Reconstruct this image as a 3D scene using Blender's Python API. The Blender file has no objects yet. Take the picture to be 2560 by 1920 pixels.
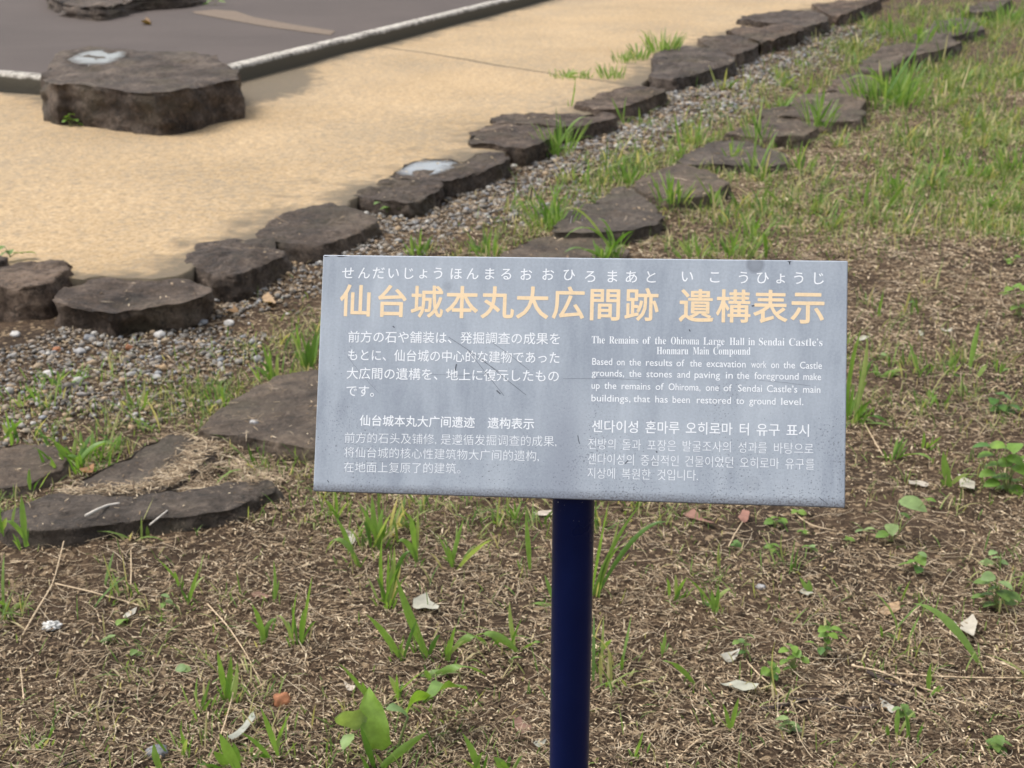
import bpy, math, random
import numpy as np
from mathutils import Vector, Matrix, noise as mnoise
from mathutils.bvhtree import BVHTree

random.seed(7)
rng = np.random.default_rng(11)
S = bpy.context.scene
COL = S.collection

# ------------------------------------------------------------------ camera, sky, sun, exposure
CAM_H = 1.45
PITCH = math.radians(20.4)
FPX = 3480.0                      # focal length in pixels of the 2560 px wide photo
cam_d = bpy.data.cameras.new('camera')
cam_d.sensor_width = 36.0
cam_d.lens = 36.0 * FPX / 2560.0
cam_d.clip_start = 0.05
cam_d.clip_end = 500.0
cam_d.dof.use_dof = True
cam_d.dof.focus_distance = 1.58
cam_d.dof.aperture_fstop = 13.5
cam_d.dof.aperture_blades = 0
cam = bpy.data.objects.new('camera', cam_d)
COL.objects.link(cam)
cam.location = (0, 0, CAM_H)
cam.rotation_euler = (math.pi / 2 - PITCH, 0, 0)
S.camera = cam

SUN_EL, SUN_AZ = math.radians(60), math.radians(-80)      # azimuth from +Y towards +X
world = bpy.data.worlds.new('World')
S.world = world
world.use_nodes = True
wn, wl = world.node_tree.nodes, world.node_tree.links
sky = wn.new('ShaderNodeTexSky')
sky.sky_type = 'NISHITA'
sky.sun_disc = False
sky.sun_elevation = SUN_EL
sky.sun_rotation = SUN_AZ
sky.dust_density = 4.0
hs = wn.new('ShaderNodeHueSaturation')
hs.inputs['Saturation'].default_value = 0.38
wl.new(sky.outputs[0], hs.inputs['Color'])
wl.new(hs.outputs[0], wn['Background'].inputs['Color'])
wn['Background'].inputs['Strength'].default_value = 0.15

sun_d = bpy.data.lights.new('sun', 'SUN')
sun_d.energy = 1.3
sun_d.angle = math.radians(28)
sun_d.color = (1.0, 0.95, 0.88)
sun = bpy.data.objects.new('sun', sun_d)
COL.objects.link(sun)
sd = Vector((math.sin(SUN_AZ) * math.cos(SUN_EL), math.cos(SUN_AZ) * math.cos(SUN_EL), math.sin(SUN_EL)))
sun.rotation_euler = sd.to_track_quat('Z', 'Y').to_euler()

S.view_settings.view_transform = 'Standard'
S.view_settings.look = 'None'
S.view_settings.exposure = 0.88
S.view_settings.gamma = 1.0
S.render.engine = 'CYCLES'
S.cycles.use_denoising = True
S.cycles.max_bounces = 6
S.cycles.transparent_max_bounces = 4

# ------------------------------------------------------------------ helpers
Z_PAVE, Z_ASPH = 0.09, 0.19
SC = 2212.0 / 900.0
CROPS = {1: (0, 0, SC), 2: (800, 0, SC), 3: (1660, 0, SC), 4: (0, 600, SC), 7: (0, 1245, SC), 8: (800, 1245, SC), 9: (1660, 1245, SC),
         5: (780, 620, 2.654), 6: (1400, 620, 2.4946), 10: (1900, 600, 2.5727)}


def px(k, x, y):
    a = CROPS[k]
    return (a[0] + x / a[2], a[1] + y / a[2])


def ray(x, y):
    xr, yr = (x - 1280.0) / FPX, (960.0 - y) / FPX
    cp, sp = math.cos(PITCH), math.sin(PITCH)
    return Vector((xr, cp + yr * sp, -sp + yr * cp))


def g(x, y, z=0.0):
    """the point at height z that the photo shows at pixel x, y"""
    d = ray(x, y)
    t = (z - CAM_H) / d.z
    return Vector((d.x * t, d.y * t, z))


def to_px(P):
    P = np.asarray(P, float)
    cp, sp = math.cos(PITCH), math.sin(PITCH)
    zc = P[:, 2] - CAM_H
    dep = P[:, 1] * cp - zc * sp
    up = P[:, 1] * sp + zc * cp
    return 1280 + FPX * P[:, 0] / dep, 960 - FPX * up / dep


# the rows of stones run along U; Vn points right across them
P0 = g(335, 850)
PF = g(2198, 0)
U = (PF - P0).xy.normalized()
Vn = Vector((U.y, -U.x))


def _hash(ix, iy, s):
    h = (ix.astype(np.int64) * 374761393 + iy.astype(np.int64) * 668265263 + s * 974634777) & 0x7fffffff
    h = ((h ^ (h >> 13)) * 1274126177) & 0x7fffffff
    return ((h ^ (h >> 16)) & 0xffff) / 65535.0


def vnoise(x, y, s=0):
    x, y = np.asarray(x, float), np.asarray(y, float)
    ix, iy = np.floor(x), np.floor(y)
    fx, fy = x - ix, y - iy
    fx, fy = fx * fx * (3 - 2 * fx), fy * fy * (3 - 2 * fy)
    a, b = _hash(ix, iy, s), _hash(ix + 1, iy, s)
    c, d = _hash(ix, iy + 1, s), _hash(ix + 1, iy + 1, s)
    return (a * (1 - fx) + b * fx) * (1 - fy) + (c * (1 - fx) + d * fx) * fy


def gh(x, y):
    """height of the soil"""
    x, y = np.asarray(x, float), np.asarray(y, float)
    t = (x - P0.x) * Vn.x + (y - P0.y) * Vn.y
    s = (x - P0.x) * U.x + (y - P0.y) * U.y
    h = .030 * np.clip((.75 - t) / .35, 0, 1) * np.clip((s - .25) / .9, 0, 1) + (vnoise(x * 1.3, y * 1.3, 1) - .5) * .03 + (vnoise(x * 5, y * 5, 2) - .5) * .016
    h = h + (vnoise(x * 17, y * 17, 3) - .5) * .010 + (vnoise(x * 43, y * 43, 4) - .5) * .005
    return h


def gp(x, y, dz=0.0):
    p = g(x, y)
    for _ in range(3):
        p = g(x, y, float(gh(p.x, p.y)))
    p.z += dz
    return p


def mesh_np(name, V, F, mat, parent=None, smooth=True):
    """V (n,3); F (m,k) with one polygon size, or a list of such arrays"""
    me = bpy.data.meshes.new(name)
    V = np.ascontiguousarray(V, np.float32)
    Fs = F if isinstance(F, list) else [F]
    Fs = [np.asarray(f, np.int32) for f in Fs if len(f)]
    loops = np.concatenate([f.ravel() for f in Fs])
    tot = np.concatenate([np.full(len(f), f.shape[1], np.int32) for f in Fs])
    me.vertices.add(len(V))
    me.vertices.foreach_set('co', V.ravel())
    me.loops.add(len(loops))
    me.loops.foreach_set('vertex_index', loops)
    me.polygons.add(len(tot))
    me.polygons.foreach_set('loop_start', np.concatenate([[0], np.cumsum(tot)[:-1]]).astype(np.int32))
    me.polygons.foreach_set('loop_total', tot)
    me.polygons.foreach_set('use_smooth', np.full(len(tot), smooth, bool))
    me.update(calc_edges=True)
    me.validate()
    if mat:
        me.materials.append(mat)
    o = bpy.data.objects.new(name, me)
    COL.objects.link(o)
    if parent is not None:
        o.parent = parent
    return o


def tag(o, label=None, cat=None, group=None, kind=None):
    if label: o['label'] = label
    if cat: o['category'] = cat
    if group: o['group'] = group
    if kind: o['kind'] = kind
    return o


def empty(name, loc, label, cat, group=None):
    o = bpy.data.objects.new(name, None)
    o.empty_display_size = .05
    COL.objects.link(o)
    o.location = loc
    return tag(o, label, cat, group)


def centre(o, base=None):
    """put a mesh thing's origin at its base"""
    me = o.data
    n = len(me.vertices)
    a = np.empty(n * 3, np.float32)
    me.vertices.foreach_get('co', a)
    a = a.reshape(-1, 3)
    c = np.array(base if base is not None else [a[:, 0].mean(), a[:, 1].mean(), a[:, 2].min()], np.float32)
    me.vertices.foreach_set('co', (a - c).ravel())
    me.update()
    o.location = c.tolist()
    return o


# ------------------------------------------------------------------ materials
def new_mat(name, rough=.8, spec=.3):
    m = bpy.data.materials.new(name)
    m.use_nodes = True
    b = m.node_tree.nodes['Principled BSDF']
    b.inputs['Roughness'].default_value = rough
    b.inputs['Specular IOR Level'].default_value = spec
    return m, m.node_tree.nodes, m.node_tree.links, b


def ramp(n, stops, interp='LINEAR'):
    r = n.new('ShaderNodeValToRGB')
    r.color_ramp.interpolation = interp
    e = r.color_ramp.elements
    while len(e) < len(stops):
        e.new(.5)
    for el, (p, c) in zip(e, stops):
        el.position = p
        el.color = (*c, 1) if len(c) == 3 else c
    return r


def gray(v):
    return (v, v, v)


def noise_n(n, l, vec, scale, detail=6, rough=.6, dist=0.0):
    t = n.new('ShaderNodeTexNoise')
    t.inputs['Scale'].default_value = scale
    t.inputs['Detail'].default_value = detail
    t.inputs['Roughness'].default_value = rough
    t.inputs['Distortion'].default_value = dist
    if vec is not None:
        l.new(vec, t.inputs['Vector'])
    return t


def mix(n, l, fac, a, b, mode='MIX'):
    x = n.new('ShaderNodeMix')
    x.data_type = 'RGBA'
    x.blend_type = mode
    for s, v in (('Factor', fac), (6, a), (7, b)):
        sock = x.inputs[0] if s == 'Factor' else x.inputs[s]
        if isinstance(v, (int, float)):
            sock.default_value = v
        elif isinstance(v, tuple):
            sock.default_value = (*v, 1)
        else:
            l.new(v, sock)
    return x.outputs[2]


def math_n(n, l, op, a, b=None, c=None):
    x = n.new('ShaderNodeMath')
    x.operation = op
    for i, v in enumerate((a, b, c)):
        if v is None: continue
        if isinstance(v, (int, float)):
            x.inputs[i].default_value = v
        else:
            l.new(v, x.inputs[i])
    return x.outputs[0]


def bump(n, l, b, h, strength, dist):
    u = n.new('ShaderNodeBump')
    u.inputs['Strength'].default_value = strength
    u.inputs['Distance'].default_value = dist
    l.new(h, u.inputs['Height'])
    l.new(u.outputs[0], b.inputs['Normal'])


def pos(n):
    return n.new('ShaderNodeNewGeometry').outputs['Position']


def objco(n):
    return n.new('ShaderNodeTexCoord').outputs['Object']


def mat_soil():
    m, n, l, b = new_mat('soil', .95, .15)
    P = pos(n)
    a = noise_n(n, l, P, 2.2, 5)
    f = noise_n(n, l, P, 55, 6, .7)
    r1 = ramp(n, [(.3, (.030, .021, .0145)), (.5, (.066, .045, .030)), (.7, (.125, .088, .057))])
    l.new(f.outputs[0], r1.inputs[0])
    r2 = ramp(n, [(.35, (.62, .62, .62)), (.65, (1.15, 1.1, 1.02))])
    l.new(a.outputs[0], r2.inputs[0])
    c = mix(n, l, 1.0, r1.outputs[0], r2.outputs[0], 'MULTIPLY')
    v = n.new('ShaderNodeTexVoronoi')
    v.inputs['Scale'].default_value = 95
    l.new(P, v.inputs['Vector'])
    bits = ramp(n, [(.88, gray(0)), (.92, gray(.8))])
    l.new(n_sep(n, l, v.outputs['Color']), bits.inputs[0])
    c = mix(n, l, bits.outputs[0], c, (.30, .22, .135))
    l.new(c, b.inputs['Base Color'])
    bump(n, l, b, f.outputs[0], .8, .012)
    return m


def n_sep(n, l, col, ch=0):
    s = n.new('ShaderNodeSeparateColor')
    l.new(col, s.inputs[0])
    return s.outputs[ch]


def mat_island(name, stops, rough=.85, spec=.2, transl=0.0, var=.25, nscale=60):
    """colour picked per loose piece"""
    m, n, l, b = new_mat(name, rough, spec)
    geo = n.new('ShaderNodeNewGeometry')
    r = ramp(n, stops)
    l.new(geo.outputs['Random Per Island'], r.inputs[0])
    f = noise_n(n, l, geo.outputs['Position'], nscale, 4)
    rr = ramp(n, [(.3, gray(1 - var)), (.7, gray(1 + var))])
    l.new(f.outputs[0], rr.inputs[0])
    c = mix(n, l, 1.0, r.outputs[0], rr.outputs[0], 'MULTIPLY')
    l.new(c, b.inputs['Base Color'])
    if transl > 0:
        t = n.new('ShaderNodeBsdfTranslucent')
        c2 = mix(n, l, 1.0, c, (1.25, 1.35, .55), 'MULTIPLY')
        l.new(c2, t.inputs['Color'])
        ms = n.new('ShaderNodeMixShader')
        ms.inputs[0].default_value = transl
        l.new(b.outputs[0], ms.inputs[1])
        l.new(t.outputs[0], ms.inputs[2])
        l.new(ms.outputs[0], n['Material Output'].inputs['Surface'])
    return m


def mat_rock(name, dark, mid, light, rough=.78, spots=.5):
    m, n, l, b = new_mat(name, rough, .35)
    P = pos(n)
    oi = n.new('ShaderNodeObjectInfo')
    big = noise_n(n, l, P, 5, 5, .6, .4)
    f = noise_n(n, l, P, 38, 8, .72)
    r = ramp(n, [(.38, dark), (.5, mid), (.61, light)])
    mx = math_n(n, l, 'MULTIPLY_ADD', big.outputs[0], .55, math_n(n, l, 'MULTIPLY', f.outputs[0], .45))
    l.new(mx, r.inputs[0])
    tint = ramp(n, [(0, (.80, .80, .84)), (.5, (1.0, .96, .92)), (1, (1.25, 1.12, 1.0))])
    l.new(oi.outputs['Random'], tint.inputs[0])
    c = mix(n, l, 1.0, r.outputs[0], tint.outputs[0], 'MULTIPLY')
    sp = noise_n(n, l, P, 90, 3, .6)
    sr = ramp(n, [(.62, gray(0)), (.70, gray(spots))])
    l.new(sp.outputs[0], sr.inputs[0])
    c = mix(n, l, sr.outputs[0], c, (light[0] * 1.9, light[1] * 1.8, light[2] * 1.7))
    # olive film in broad patches
    al = noise_n(n, l, P, 3.1, 4, .55)
    ar = ramp(n, [(.50, gray(0)), (.66, gray(.55))])
    l.new(al.outputs[0], ar.inputs[0])
    c = mix(n, l, ar.outputs[0], c, (mid[0] * 1.0, mid[1] * 1.12, mid[2] * .85))
    # pale mineral scuffs and dark fissures
    sc = noise_n(n, l, P, 9, 7, .75, 1.2)
    scr = ramp(n, [(.57, gray(0)), (.68, gray(.6))])
    l.new(sc.outputs[0], scr.inputs[0])
    c = mix(n, l, scr.outputs[0], c, (light[0] * 1.35, light[1] * 1.3, light[2] * 1.28))
    wn_ = noise_n(n, l, P, 6, 3, .6)
    mp = n.new('ShaderNodeVectorMath')
    mp.operation = 'ADD'
    l.new(P, mp.inputs[0])
    l.new(wn_.outputs['Color'], mp.inputs[1])
    vo = n.new('ShaderNodeTexVoronoi')
    vo.feature = 'DISTANCE_TO_EDGE'
    vo.inputs['Scale'].default_value = 3.2
    l.new(mp.outputs[0], vo.inputs['Vector'])
    fr = ramp(n, [(.0, gray(.8)), (.022, gray(0))])
    l.new(vo.outputs['Distance'], fr.inputs[0])
    c = mix(n, l, fr.outputs[0], c, (dark[0] * .5, dark[1] * .5, dark[2] * .5))
    l.new(c, b.inputs['Base Color'])
    h = math_n(n, l, 'MULTIPLY_ADD', f.outputs[0], .6, math_n(n, l, 'MULTIPLY', big.outputs[0], .8))
    bump(n, l, b, h, 1.0, .035)
    return m


def mat_paving(u, nrm, joint_c, joints2):
    m, n, l, b = new_mat('sand_paving', .9, .2)
    P = pos(n)
    f = noise_n(n, l, P, 60, 6, .8)
    md = noise_n(n, l, P, 7, 6, .62, .5)
    bg = noise_n(n, l, P, 1.1, 4, .5)
    r = ramp(n, [(.36, (.220, .162, .092)), (.5, (.395, .290, .163)), (.64, (.53, .412, .26))])
    l.new(f.outputs[0], r.inputs[0])
    rb = ramp(n, [(.3, (.88, .84, .80)), (.7, (1.08, 1.05, 1.05))])
    l.new(bg.outputs[0], rb.inputs[0])
    c = mix(n, l, 1.0, r.outputs[0], rb.outputs[0], 'MULTIPLY')
    st = noise_n(n, l, P, 24, 7, .74, .3)
    big2 = noise_n(n, l, P, .9, 3, .5)
    ss = math_n(n, l, 'ADD', st.outputs[0], math_n(n, l, 'MULTIPLY', math_n(n, l, 'SUBTRACT', big2.outputs[0], .5), .35))
    sr = ramp(n, [(.44, gray(0)), (.62, gray(.68))])
    l.new(ss, sr.inputs[0])
    c = mix(n, l, sr.outputs[0], c, (.215, .18, .13))
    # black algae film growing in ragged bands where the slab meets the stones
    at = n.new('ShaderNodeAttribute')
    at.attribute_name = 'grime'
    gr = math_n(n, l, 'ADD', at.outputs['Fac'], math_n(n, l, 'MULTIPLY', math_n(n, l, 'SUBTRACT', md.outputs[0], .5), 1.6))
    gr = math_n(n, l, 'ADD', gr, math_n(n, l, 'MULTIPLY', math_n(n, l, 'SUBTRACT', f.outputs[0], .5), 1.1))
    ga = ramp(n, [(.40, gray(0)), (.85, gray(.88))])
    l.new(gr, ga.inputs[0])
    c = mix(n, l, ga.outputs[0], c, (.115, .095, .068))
    # saw-cut joints
    sx = n.new('ShaderNodeSeparateXYZ')
    l.new(P, sx.inputs[0])
    for (nx, ny, cc, wd, dk) in joints2:
        d = math_n(n, l, 'ADD', math_n(n, l, 'MULTIPLY', sx.outputs[0], nx), math_n(n, l, 'MULTIPLY', sx.outputs[1], ny))
        d = math_n(n, l, 'ABSOLUTE', math_n(n, l, 'SUBTRACT', d, cc))
        jr = ramp(n, [(wd * .5, gray(dk)), (wd * 1.6, gray(0))])
        l.new(d, jr.inputs[0])
        c = mix(n, l, jr.outputs[0], c, (.10, .08, .055))
    l.new(c, b.inputs['Base Color'])
    bump(n, l, b, f.outputs[0], .6, .006)
    return m


def mat_asphalt():
    m, n, l, b = new_mat('asphalt', .88, .3)
    P = pos(n)
    f = noise_n(n, l, P, 120, 4, .7)
    bg = noise_n(n, l, P, .8, 5, .6, .4)
    r = ramp(n, [(.3, (.048, .037, .032)), (.7, (.098, .077, .067))])
    l.new(f.outputs[0], r.inputs[0])
    rb = ramp(n, [(.3, gray(.86)), (.7, gray(1.14))])
    l.new(bg.outputs[0], rb.inputs[0])
    c = mix(n, l, 1.0, r.outputs[0], rb.outputs[0], 'MULTIPLY')
    l.new(c, b.inputs['Base Color'])
    bump(n, l, b, f.outputs[0], .4, .004)
    return m


def mat_kerb():
    m, n, l, b = new_mat('old_concrete', .9, .2)
    P = pos(n)
    f = noise_n(n, l, P, 28, 6, .7, .3)
    s = noise_n(n, l, P, 6, 5, .65, .5)
    r = ramp(n, [(.40, (.09, .08, .07)), (.50, (.34, .315, .275)), (.62, (.56, .52, .455))])
    l.new(math_n(n, l, 'MULTIPLY_ADD', f.outputs[0], .6, math_n(n, l, 'MULTIPLY', s.outputs[0], .4)), r.inputs[0])
    # the upright face is coloured much darker than the top
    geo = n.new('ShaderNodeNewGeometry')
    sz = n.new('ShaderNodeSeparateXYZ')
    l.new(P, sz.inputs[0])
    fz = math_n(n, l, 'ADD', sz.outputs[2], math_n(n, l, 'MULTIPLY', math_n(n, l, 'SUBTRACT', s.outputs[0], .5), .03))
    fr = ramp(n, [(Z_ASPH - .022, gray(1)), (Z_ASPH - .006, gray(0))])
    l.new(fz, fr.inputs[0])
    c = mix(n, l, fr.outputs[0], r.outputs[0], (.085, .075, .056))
    l.new(c, b.inputs['Base Color'])
    bump(n, l, b, f.outputs[0], .5, .01)
    return m


def mat_plain(name, col, rough=.7, spec=.3, var=.2, scale=40, metallic=0.0, bmp=0.0):
    m, n, l, b = new_mat(name, rough, spec)
    P = objco(n)
    f = noise_n(n, l, P, scale, 5, .65)
    r = ramp(n, [(.3, tuple(c * (1 - var) for c in col)), (.7, tuple(c * (1 + var) for c in col))])
    l.new(f.outputs[0], r.inputs[0])
    l.new(r.outputs[0], b.inputs['Base Color'])
    b.inputs['Metallic'].default_value = metallic
    if bmp:
        bump(n, l, b, f.outputs[0], .6, bmp)
    return m


def mat_leaf(name, col, transl=.35, var=.3, scale=35, rough=.5, vein=0.0):
    m, n, l, b = new_mat(name, rough, .35)
    P = objco(n)
    f = noise_n(n, l, P, scale, 5, .6)
    oi = n.new('ShaderNodeObjectInfo')
    r = ramp(n, [(.3, tuple(c * (1 - var) for c in col)), (.7, tuple(c * (1 + var) for c in col))])
    l.new(f.outputs[0], r.inputs[0])
    rr = ramp(n, [(0, (.85, .9, .85)), (1, (1.2, 1.1, 1.05))])
    l.new(oi.outputs['Random'], rr.inputs[0])
    c = mix(n, l, 1.0, r.outputs[0], rr.outputs[0], 'MULTIPLY')
    l.new(c, b.inputs['Base Color'])
    t = n.new('ShaderNodeBsdfTranslucent')
    l.new(mix(n, l, 1.0, c, (1.3, 1.35, .5), 'MULTIPLY'), t.inputs['Color'])
    ms = n.new('ShaderNodeMixShader')
    ms.inputs[0].default_value = transl
    l.new(b.outputs[0], ms.inputs[1])
    l.new(t.outputs[0], ms.inputs[2])
    l.new(ms.outputs[0], n['Material Output'].inputs['Surface'])
    bump(n, l, b, f.outputs[0], .3, .004)
    return m


M_SOIL = mat_soil()
M_ASPH = mat_asphalt()
M_KERB = mat_kerb()
M_ROCK = mat_rock('dark_stone', (.019, .0130, .0092), (.064, .046, .033), (.146, .113, .086))
M_SLAB = mat_rock('flat_stone', (.034, .026, .019), (.078, .061, .046), (.142, .114, .087))
M_GRAVEL = mat_island('gravel', [(0, (.075, .065, .054)), (.2, (.150, .135, .116)), (.38, (.24, .222, .195)), (.5, (.165, .128, .09)),
                                 (.62, (.26, .22, .17)), (.75, (.32, .22, .12)), (.83, (.19, .20, .215)), (.92, (.28, .265, .24)), (1, (.42, .40, .36))], .7, .35, 0, .3, 70)
M_LITTER = mat_island('dry_litter', [(0, (.10, .071, .046)), (.2, (.21, .152, .098)), (.45, (.36, .27, .174)), (.72, (.50, .395, .262)), (1, (.66, .55, .40))], .8, .25, 0, .25)
M_CHIP = mat_island('wood_chip', [(0, (.055, .037, .024)), (.25, (.13, .09, .057)), (.5, (.27, .19, .12)), (.75, (.48, .36, .225)), (1, (.72, .60, .42))], .85, .2, 0, .25)
M_CLOD = mat_island('soil_crumb', [(0, (.035, .025, .017)), (.6, (.08, .056, .036)), (1, (.13, .095, .062))], .95, .1, 0, .3)
M_GRASS = mat_island('grass_blade', [(0, (.045, .105, .018)), (.3, (.085, .165, .03)), (.55, (.12, .20, .04)), (.8, (.17, .235, .06)), (.93, (.24, .27, .09)), (1, (.36, .31, .16))], .5, .35, .4, .2)
M_GRASS_FAR = mat_island('grass_fine', [(0, (.07, .135, .028)), (.3, (.13, .215, .05)), (.55, (.20, .275, .075)), (.70, (.28, .30, .115)), (.84, (.40, .345, .18)), (1, (.54, .45, .29))], .6, .3, .4, .2)
M_TUFT = mat_island('tuft_blade', [(0, (.085, .17, .035)), (.35, (.15, .26, .055)), (.7, (.21, .32, .08)), (.94, (.30, .38, .13)), (.97, (.42, .38, .18)), (1, (.50, .42, .25))], .42, .4, .42, .15)

# ------------------------------------------------------------------ axes of the place: rows of stones run along U, V points right across them


def st(x, y):
    dx, dy = np.asarray(x) - P0.x, np.asarray(y) - P0.y
    return dx * U.x + dy * U.y, dx * Vn.x + dy * Vn.y


# ------------------------------------------------------------------ ground sheet
def axis(lo, hi, step, far, grow=1.22):
    a = list(np.arange(lo, hi, step))
    s, x = step, hi
    while x < far:
        a.append(x)
        s *= grow
        x += s
    a.append(far)
    s, x, b = step, lo - step, []
    while x > -far:
        b.append(x)
        s *= grow
        x -= s
    b.append(-far)
    return np.array(b[::-1] + a)


gx, gy = axis(-2.2, 3.2, .016, 120), axis(1.2, 8.0, .016, 120)
XX, YY = np.meshgrid(gx, gy)
near = np.exp(-np.maximum(0, np.hypot(XX, YY) - 14) / 10)
ZZ = gh(XX, YY) * near
nx_, ny_ = len(gx), len(gy)
ii = np.arange(nx_ * ny_).reshape(ny_, nx_)
F = np.stack([ii[:-1, :-1], ii[:-1, 1:], ii[1:, 1:], ii[1:, :-1]], -1).reshape(-1, 4)
tag(mesh_np('ground', np.stack([XX, YY, ZZ], -1).reshape(-1, 3), F, M_SOIL), 'brown soil ground under the litter and grass', None, None, 'structure')

# ------------------------------------------------------------------ kerb, asphalt, sand paving
ka, kb = g(586, 169, Z_ASPH), g(1207, 16, Z_ASPH)
ku = (kb - ka).xy.normalized()
kc, kd = g(0, 185, Z_ASPH), g(98, 193, Z_ASPH)
kl = (kd - kc).xy.normalized()
# corner of the two kerb runs (front top edge)
A = np.array([[ku.x, -kl.x], [ku.y, -kl.y]])
tt = np.linalg.solve(A, np.array([kc.x - ka.x, kc.y - ka.y]))
corner = Vector((ka.x + ku.x * tt[0], ka.y + ku.y * tt[0]))
KW = 0.125
print('kerb', ku[:], kl[:], corner[:], 'U', U[:], 'P0', P0[:])
kn1 = Vector((-ku.y, ku.x))            # left of the right-hand run: towards the asphalt
kn2 = Vector((-kl.y, kl.x))
if kn2.y < 0: kn2 = -kn2
# inner corner
A = np.array([[ku.x, -kl.x], [ku.y, -kl.y]])
q1, q2 = corner + kn1 * KW, corner + kn2 * KW
tt = np.linalg.solve(A, np.array([q2.x - q1.x, q2.y - q1.y]))
icorner = q1 + ku * tt[0]


def kerb_run(name, p_front, p_back, d, L, label):
    """bar from the corner along d, top at Z_ASPH + 4 mm, with a worn, wandering arris"""
    N = int(L / .06)
    prof = 9
    V, F = [], []
    for i in range(N + 1):
        t = L * i / N
        f, bk = p_front + d * t, p_back + d * t
        w = (vnoise(t * 7, 3.3, 8) - .5) * .012
        w2 = (vnoise(t * 19, 1.3, 9) - .5) * .010
        ax = (bk - f)
        for fr, z in ((-.02, -.05), (-.01, Z_PAVE + .03), (w2, Z_ASPH - .02), (.04 + w, Z_ASPH), (.12, Z_ASPH + .006), (.5, Z_ASPH + .007 + w2 * .3), (.9, Z_ASPH + .006), (1, Z_ASPH - .01), (1, -.05)):
            q = f + ax * fr
            V.append((q.x, q.y, z))
        if i:
            a, b_ = (i - 1) * prof, i * prof
            F += [(a + k, a + k + 1, b_ + k + 1, b_ + k) for k in range(prof - 1)]
    V = np.array(V, float)
    o = mesh_np(name, V, np.array(F), M_KERB)
    return tag(o, label, None, None, 'structure')


kerb_run('kerb', corner, icorner, ku, 30, 'pale weathered concrete kerb between sand paving and dark asphalt')
kerb_run('kerb', corner, icorner, -kl, 14, 'pale concrete kerb running off beyond the big stone')
ext1, ext2 = icorner + ku * 32, icorner - kl * 40
e3 = ext1 - kl * 60 + ku * 20
Va = [(*icorner, Z_ASPH), (*ext1, Z_ASPH), (*e3, Z_ASPH), (*ext2, Z_ASPH)]
tag(mesh_np('asphalt', np.array(Va), np.array([[0, 1, 2, 3]]), M_ASPH, smooth=False), 'dark brown-grey asphalt yard beyond the kerb', None, None, 'structure')

# paving slab: ragged front edge that runs between and under the row of stones (photo px)
front = [px(4, 0, 190), px(4, 150, 230), px(4, 280, 300), px(4, 380, 320), px(4, 470, 300), px(4, 555, 240), px(4, 640, 228), px(4, 720, 236), px(4, 860, 246),
         px(4, 930, 252), px(4, 1000, 243), px(4, 1090, 232), px(4, 1180, 190), px(1, 1300, 1560), px(1, 1560, 1480), px(1, 1750, 1400), px(1, 2000, 1300), px(2, 0, 1300), px(2, 150, 1280),
         px(2, 190, 1240), px(2, 280, 1190), px(2, 500, 1130), px(2, 700, 1080), px(2, 900, 1020), px(2, 960, 950), px(2, 1140, 940), px(2, 1180, 930), px(2, 1060, 850), px(2, 1200, 780),
         px(2, 1500, 740), px(2, 1700, 690), px(2, 1800, 640), px(2, 1950, 560), px(3, 0, 380), px(3, 150, 300), px(3, 350, 260), px(3, 480, 200), px(3, 600, 170), px(3, 760, 110), px(3, 950, 50), px(3, 1250, 5)]
fp = [g(x, y, Z_PAVE).xy for x, y in front]
fp.insert(0, fp[0] - U * 4)
end = fp[-1] + U * 20
# edge subdivided and roughened
edge = []
for a, b_ in zip(fp, fp[1:] + [end]):
    L = (b_ - a).length
    k = max(1, min(60, int(L / .03)))
    for i in range(k):
        q = a.lerp(b_, i / k)
        w = (vnoise(q.x * 14, q.y * 14, 21) - .5) * .03 + (vnoise(q.x * 50, q.y * 50, 22) - .5) * .012
        edge.append(q + Vector((w, w * .6)))
edge.append(end)
fe = [edge[0]]
for e in edge[1:]:
    if st(e.x, e.y)[0] > st(fe[-1].x, fe[-1].y)[0] + .002: fe.append(e)
fe = np.array([[e.x, e.y] for e in fe])
# the slab is a grid of rows from the front edge to the kerb line, so that it can carry a grime value per vertex
kerb_poly = [corner - kl * 9 - kn2 * .003, corner, corner + ku * 25]


def kerb_hit(p):
    """how far the slab runs from its front edge at p: to the front of the right-hand kerb run, or far off to the left"""
    d = Vector((-Vn.x, -Vn.y))
    M_ = np.array([[d.x, -ku.x], [d.y, -ku.y]])
    t = np.linalg.solve(M_, np.array([corner.x - p.x, corner.y - p.y]))
    if t[1] >= 0: return t[0]
    return t[0] + min(14.0, -t[1] * 30)


rows = np.concatenate([np.linspace(0, .3, 16), np.linspace(.36, 1, 4)])
NEAR_N, FAR_N = 16, 26
big_c = g(390, 250, Z_PAVE)
Vp, gr = [], []
s_front = [st(e[0], e[1])[0] for e in fe]
k_right = (corner, ku)


def seg_dist(q, o_, d, L_):
    t = max(0, min(L_, (q - o_).dot(d)))
    return (q - (o_ + d * t)).length


T_seq = [kerb_hit(Vector((e[0], e[1]))) for e in fe]
for e, T in zip(fe, T_seq):
    p = Vector((e[0], e[1]))
    ds = np.concatenate([np.linspace(0, .3, NEAR_N), .3 + (T + .004 - .3) * np.linspace(0, 1, FAR_N + 1)[1:]])
    for d_front in ds:
        q = p - Vn * d_front
        Vp.append((q.x, q.y, Z_PAVE + (vnoise(q.x * 3, q.y * 3, 31) - .5) * .006 + (vnoise(q.x * 1.1, q.y * 1.1, 32) - .5) * .01))
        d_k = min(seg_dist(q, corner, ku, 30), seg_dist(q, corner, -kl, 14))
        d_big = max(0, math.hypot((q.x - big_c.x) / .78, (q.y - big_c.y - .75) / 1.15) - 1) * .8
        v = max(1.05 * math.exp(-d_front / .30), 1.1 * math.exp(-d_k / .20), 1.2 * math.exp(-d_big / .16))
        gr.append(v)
rows = ds
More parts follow.
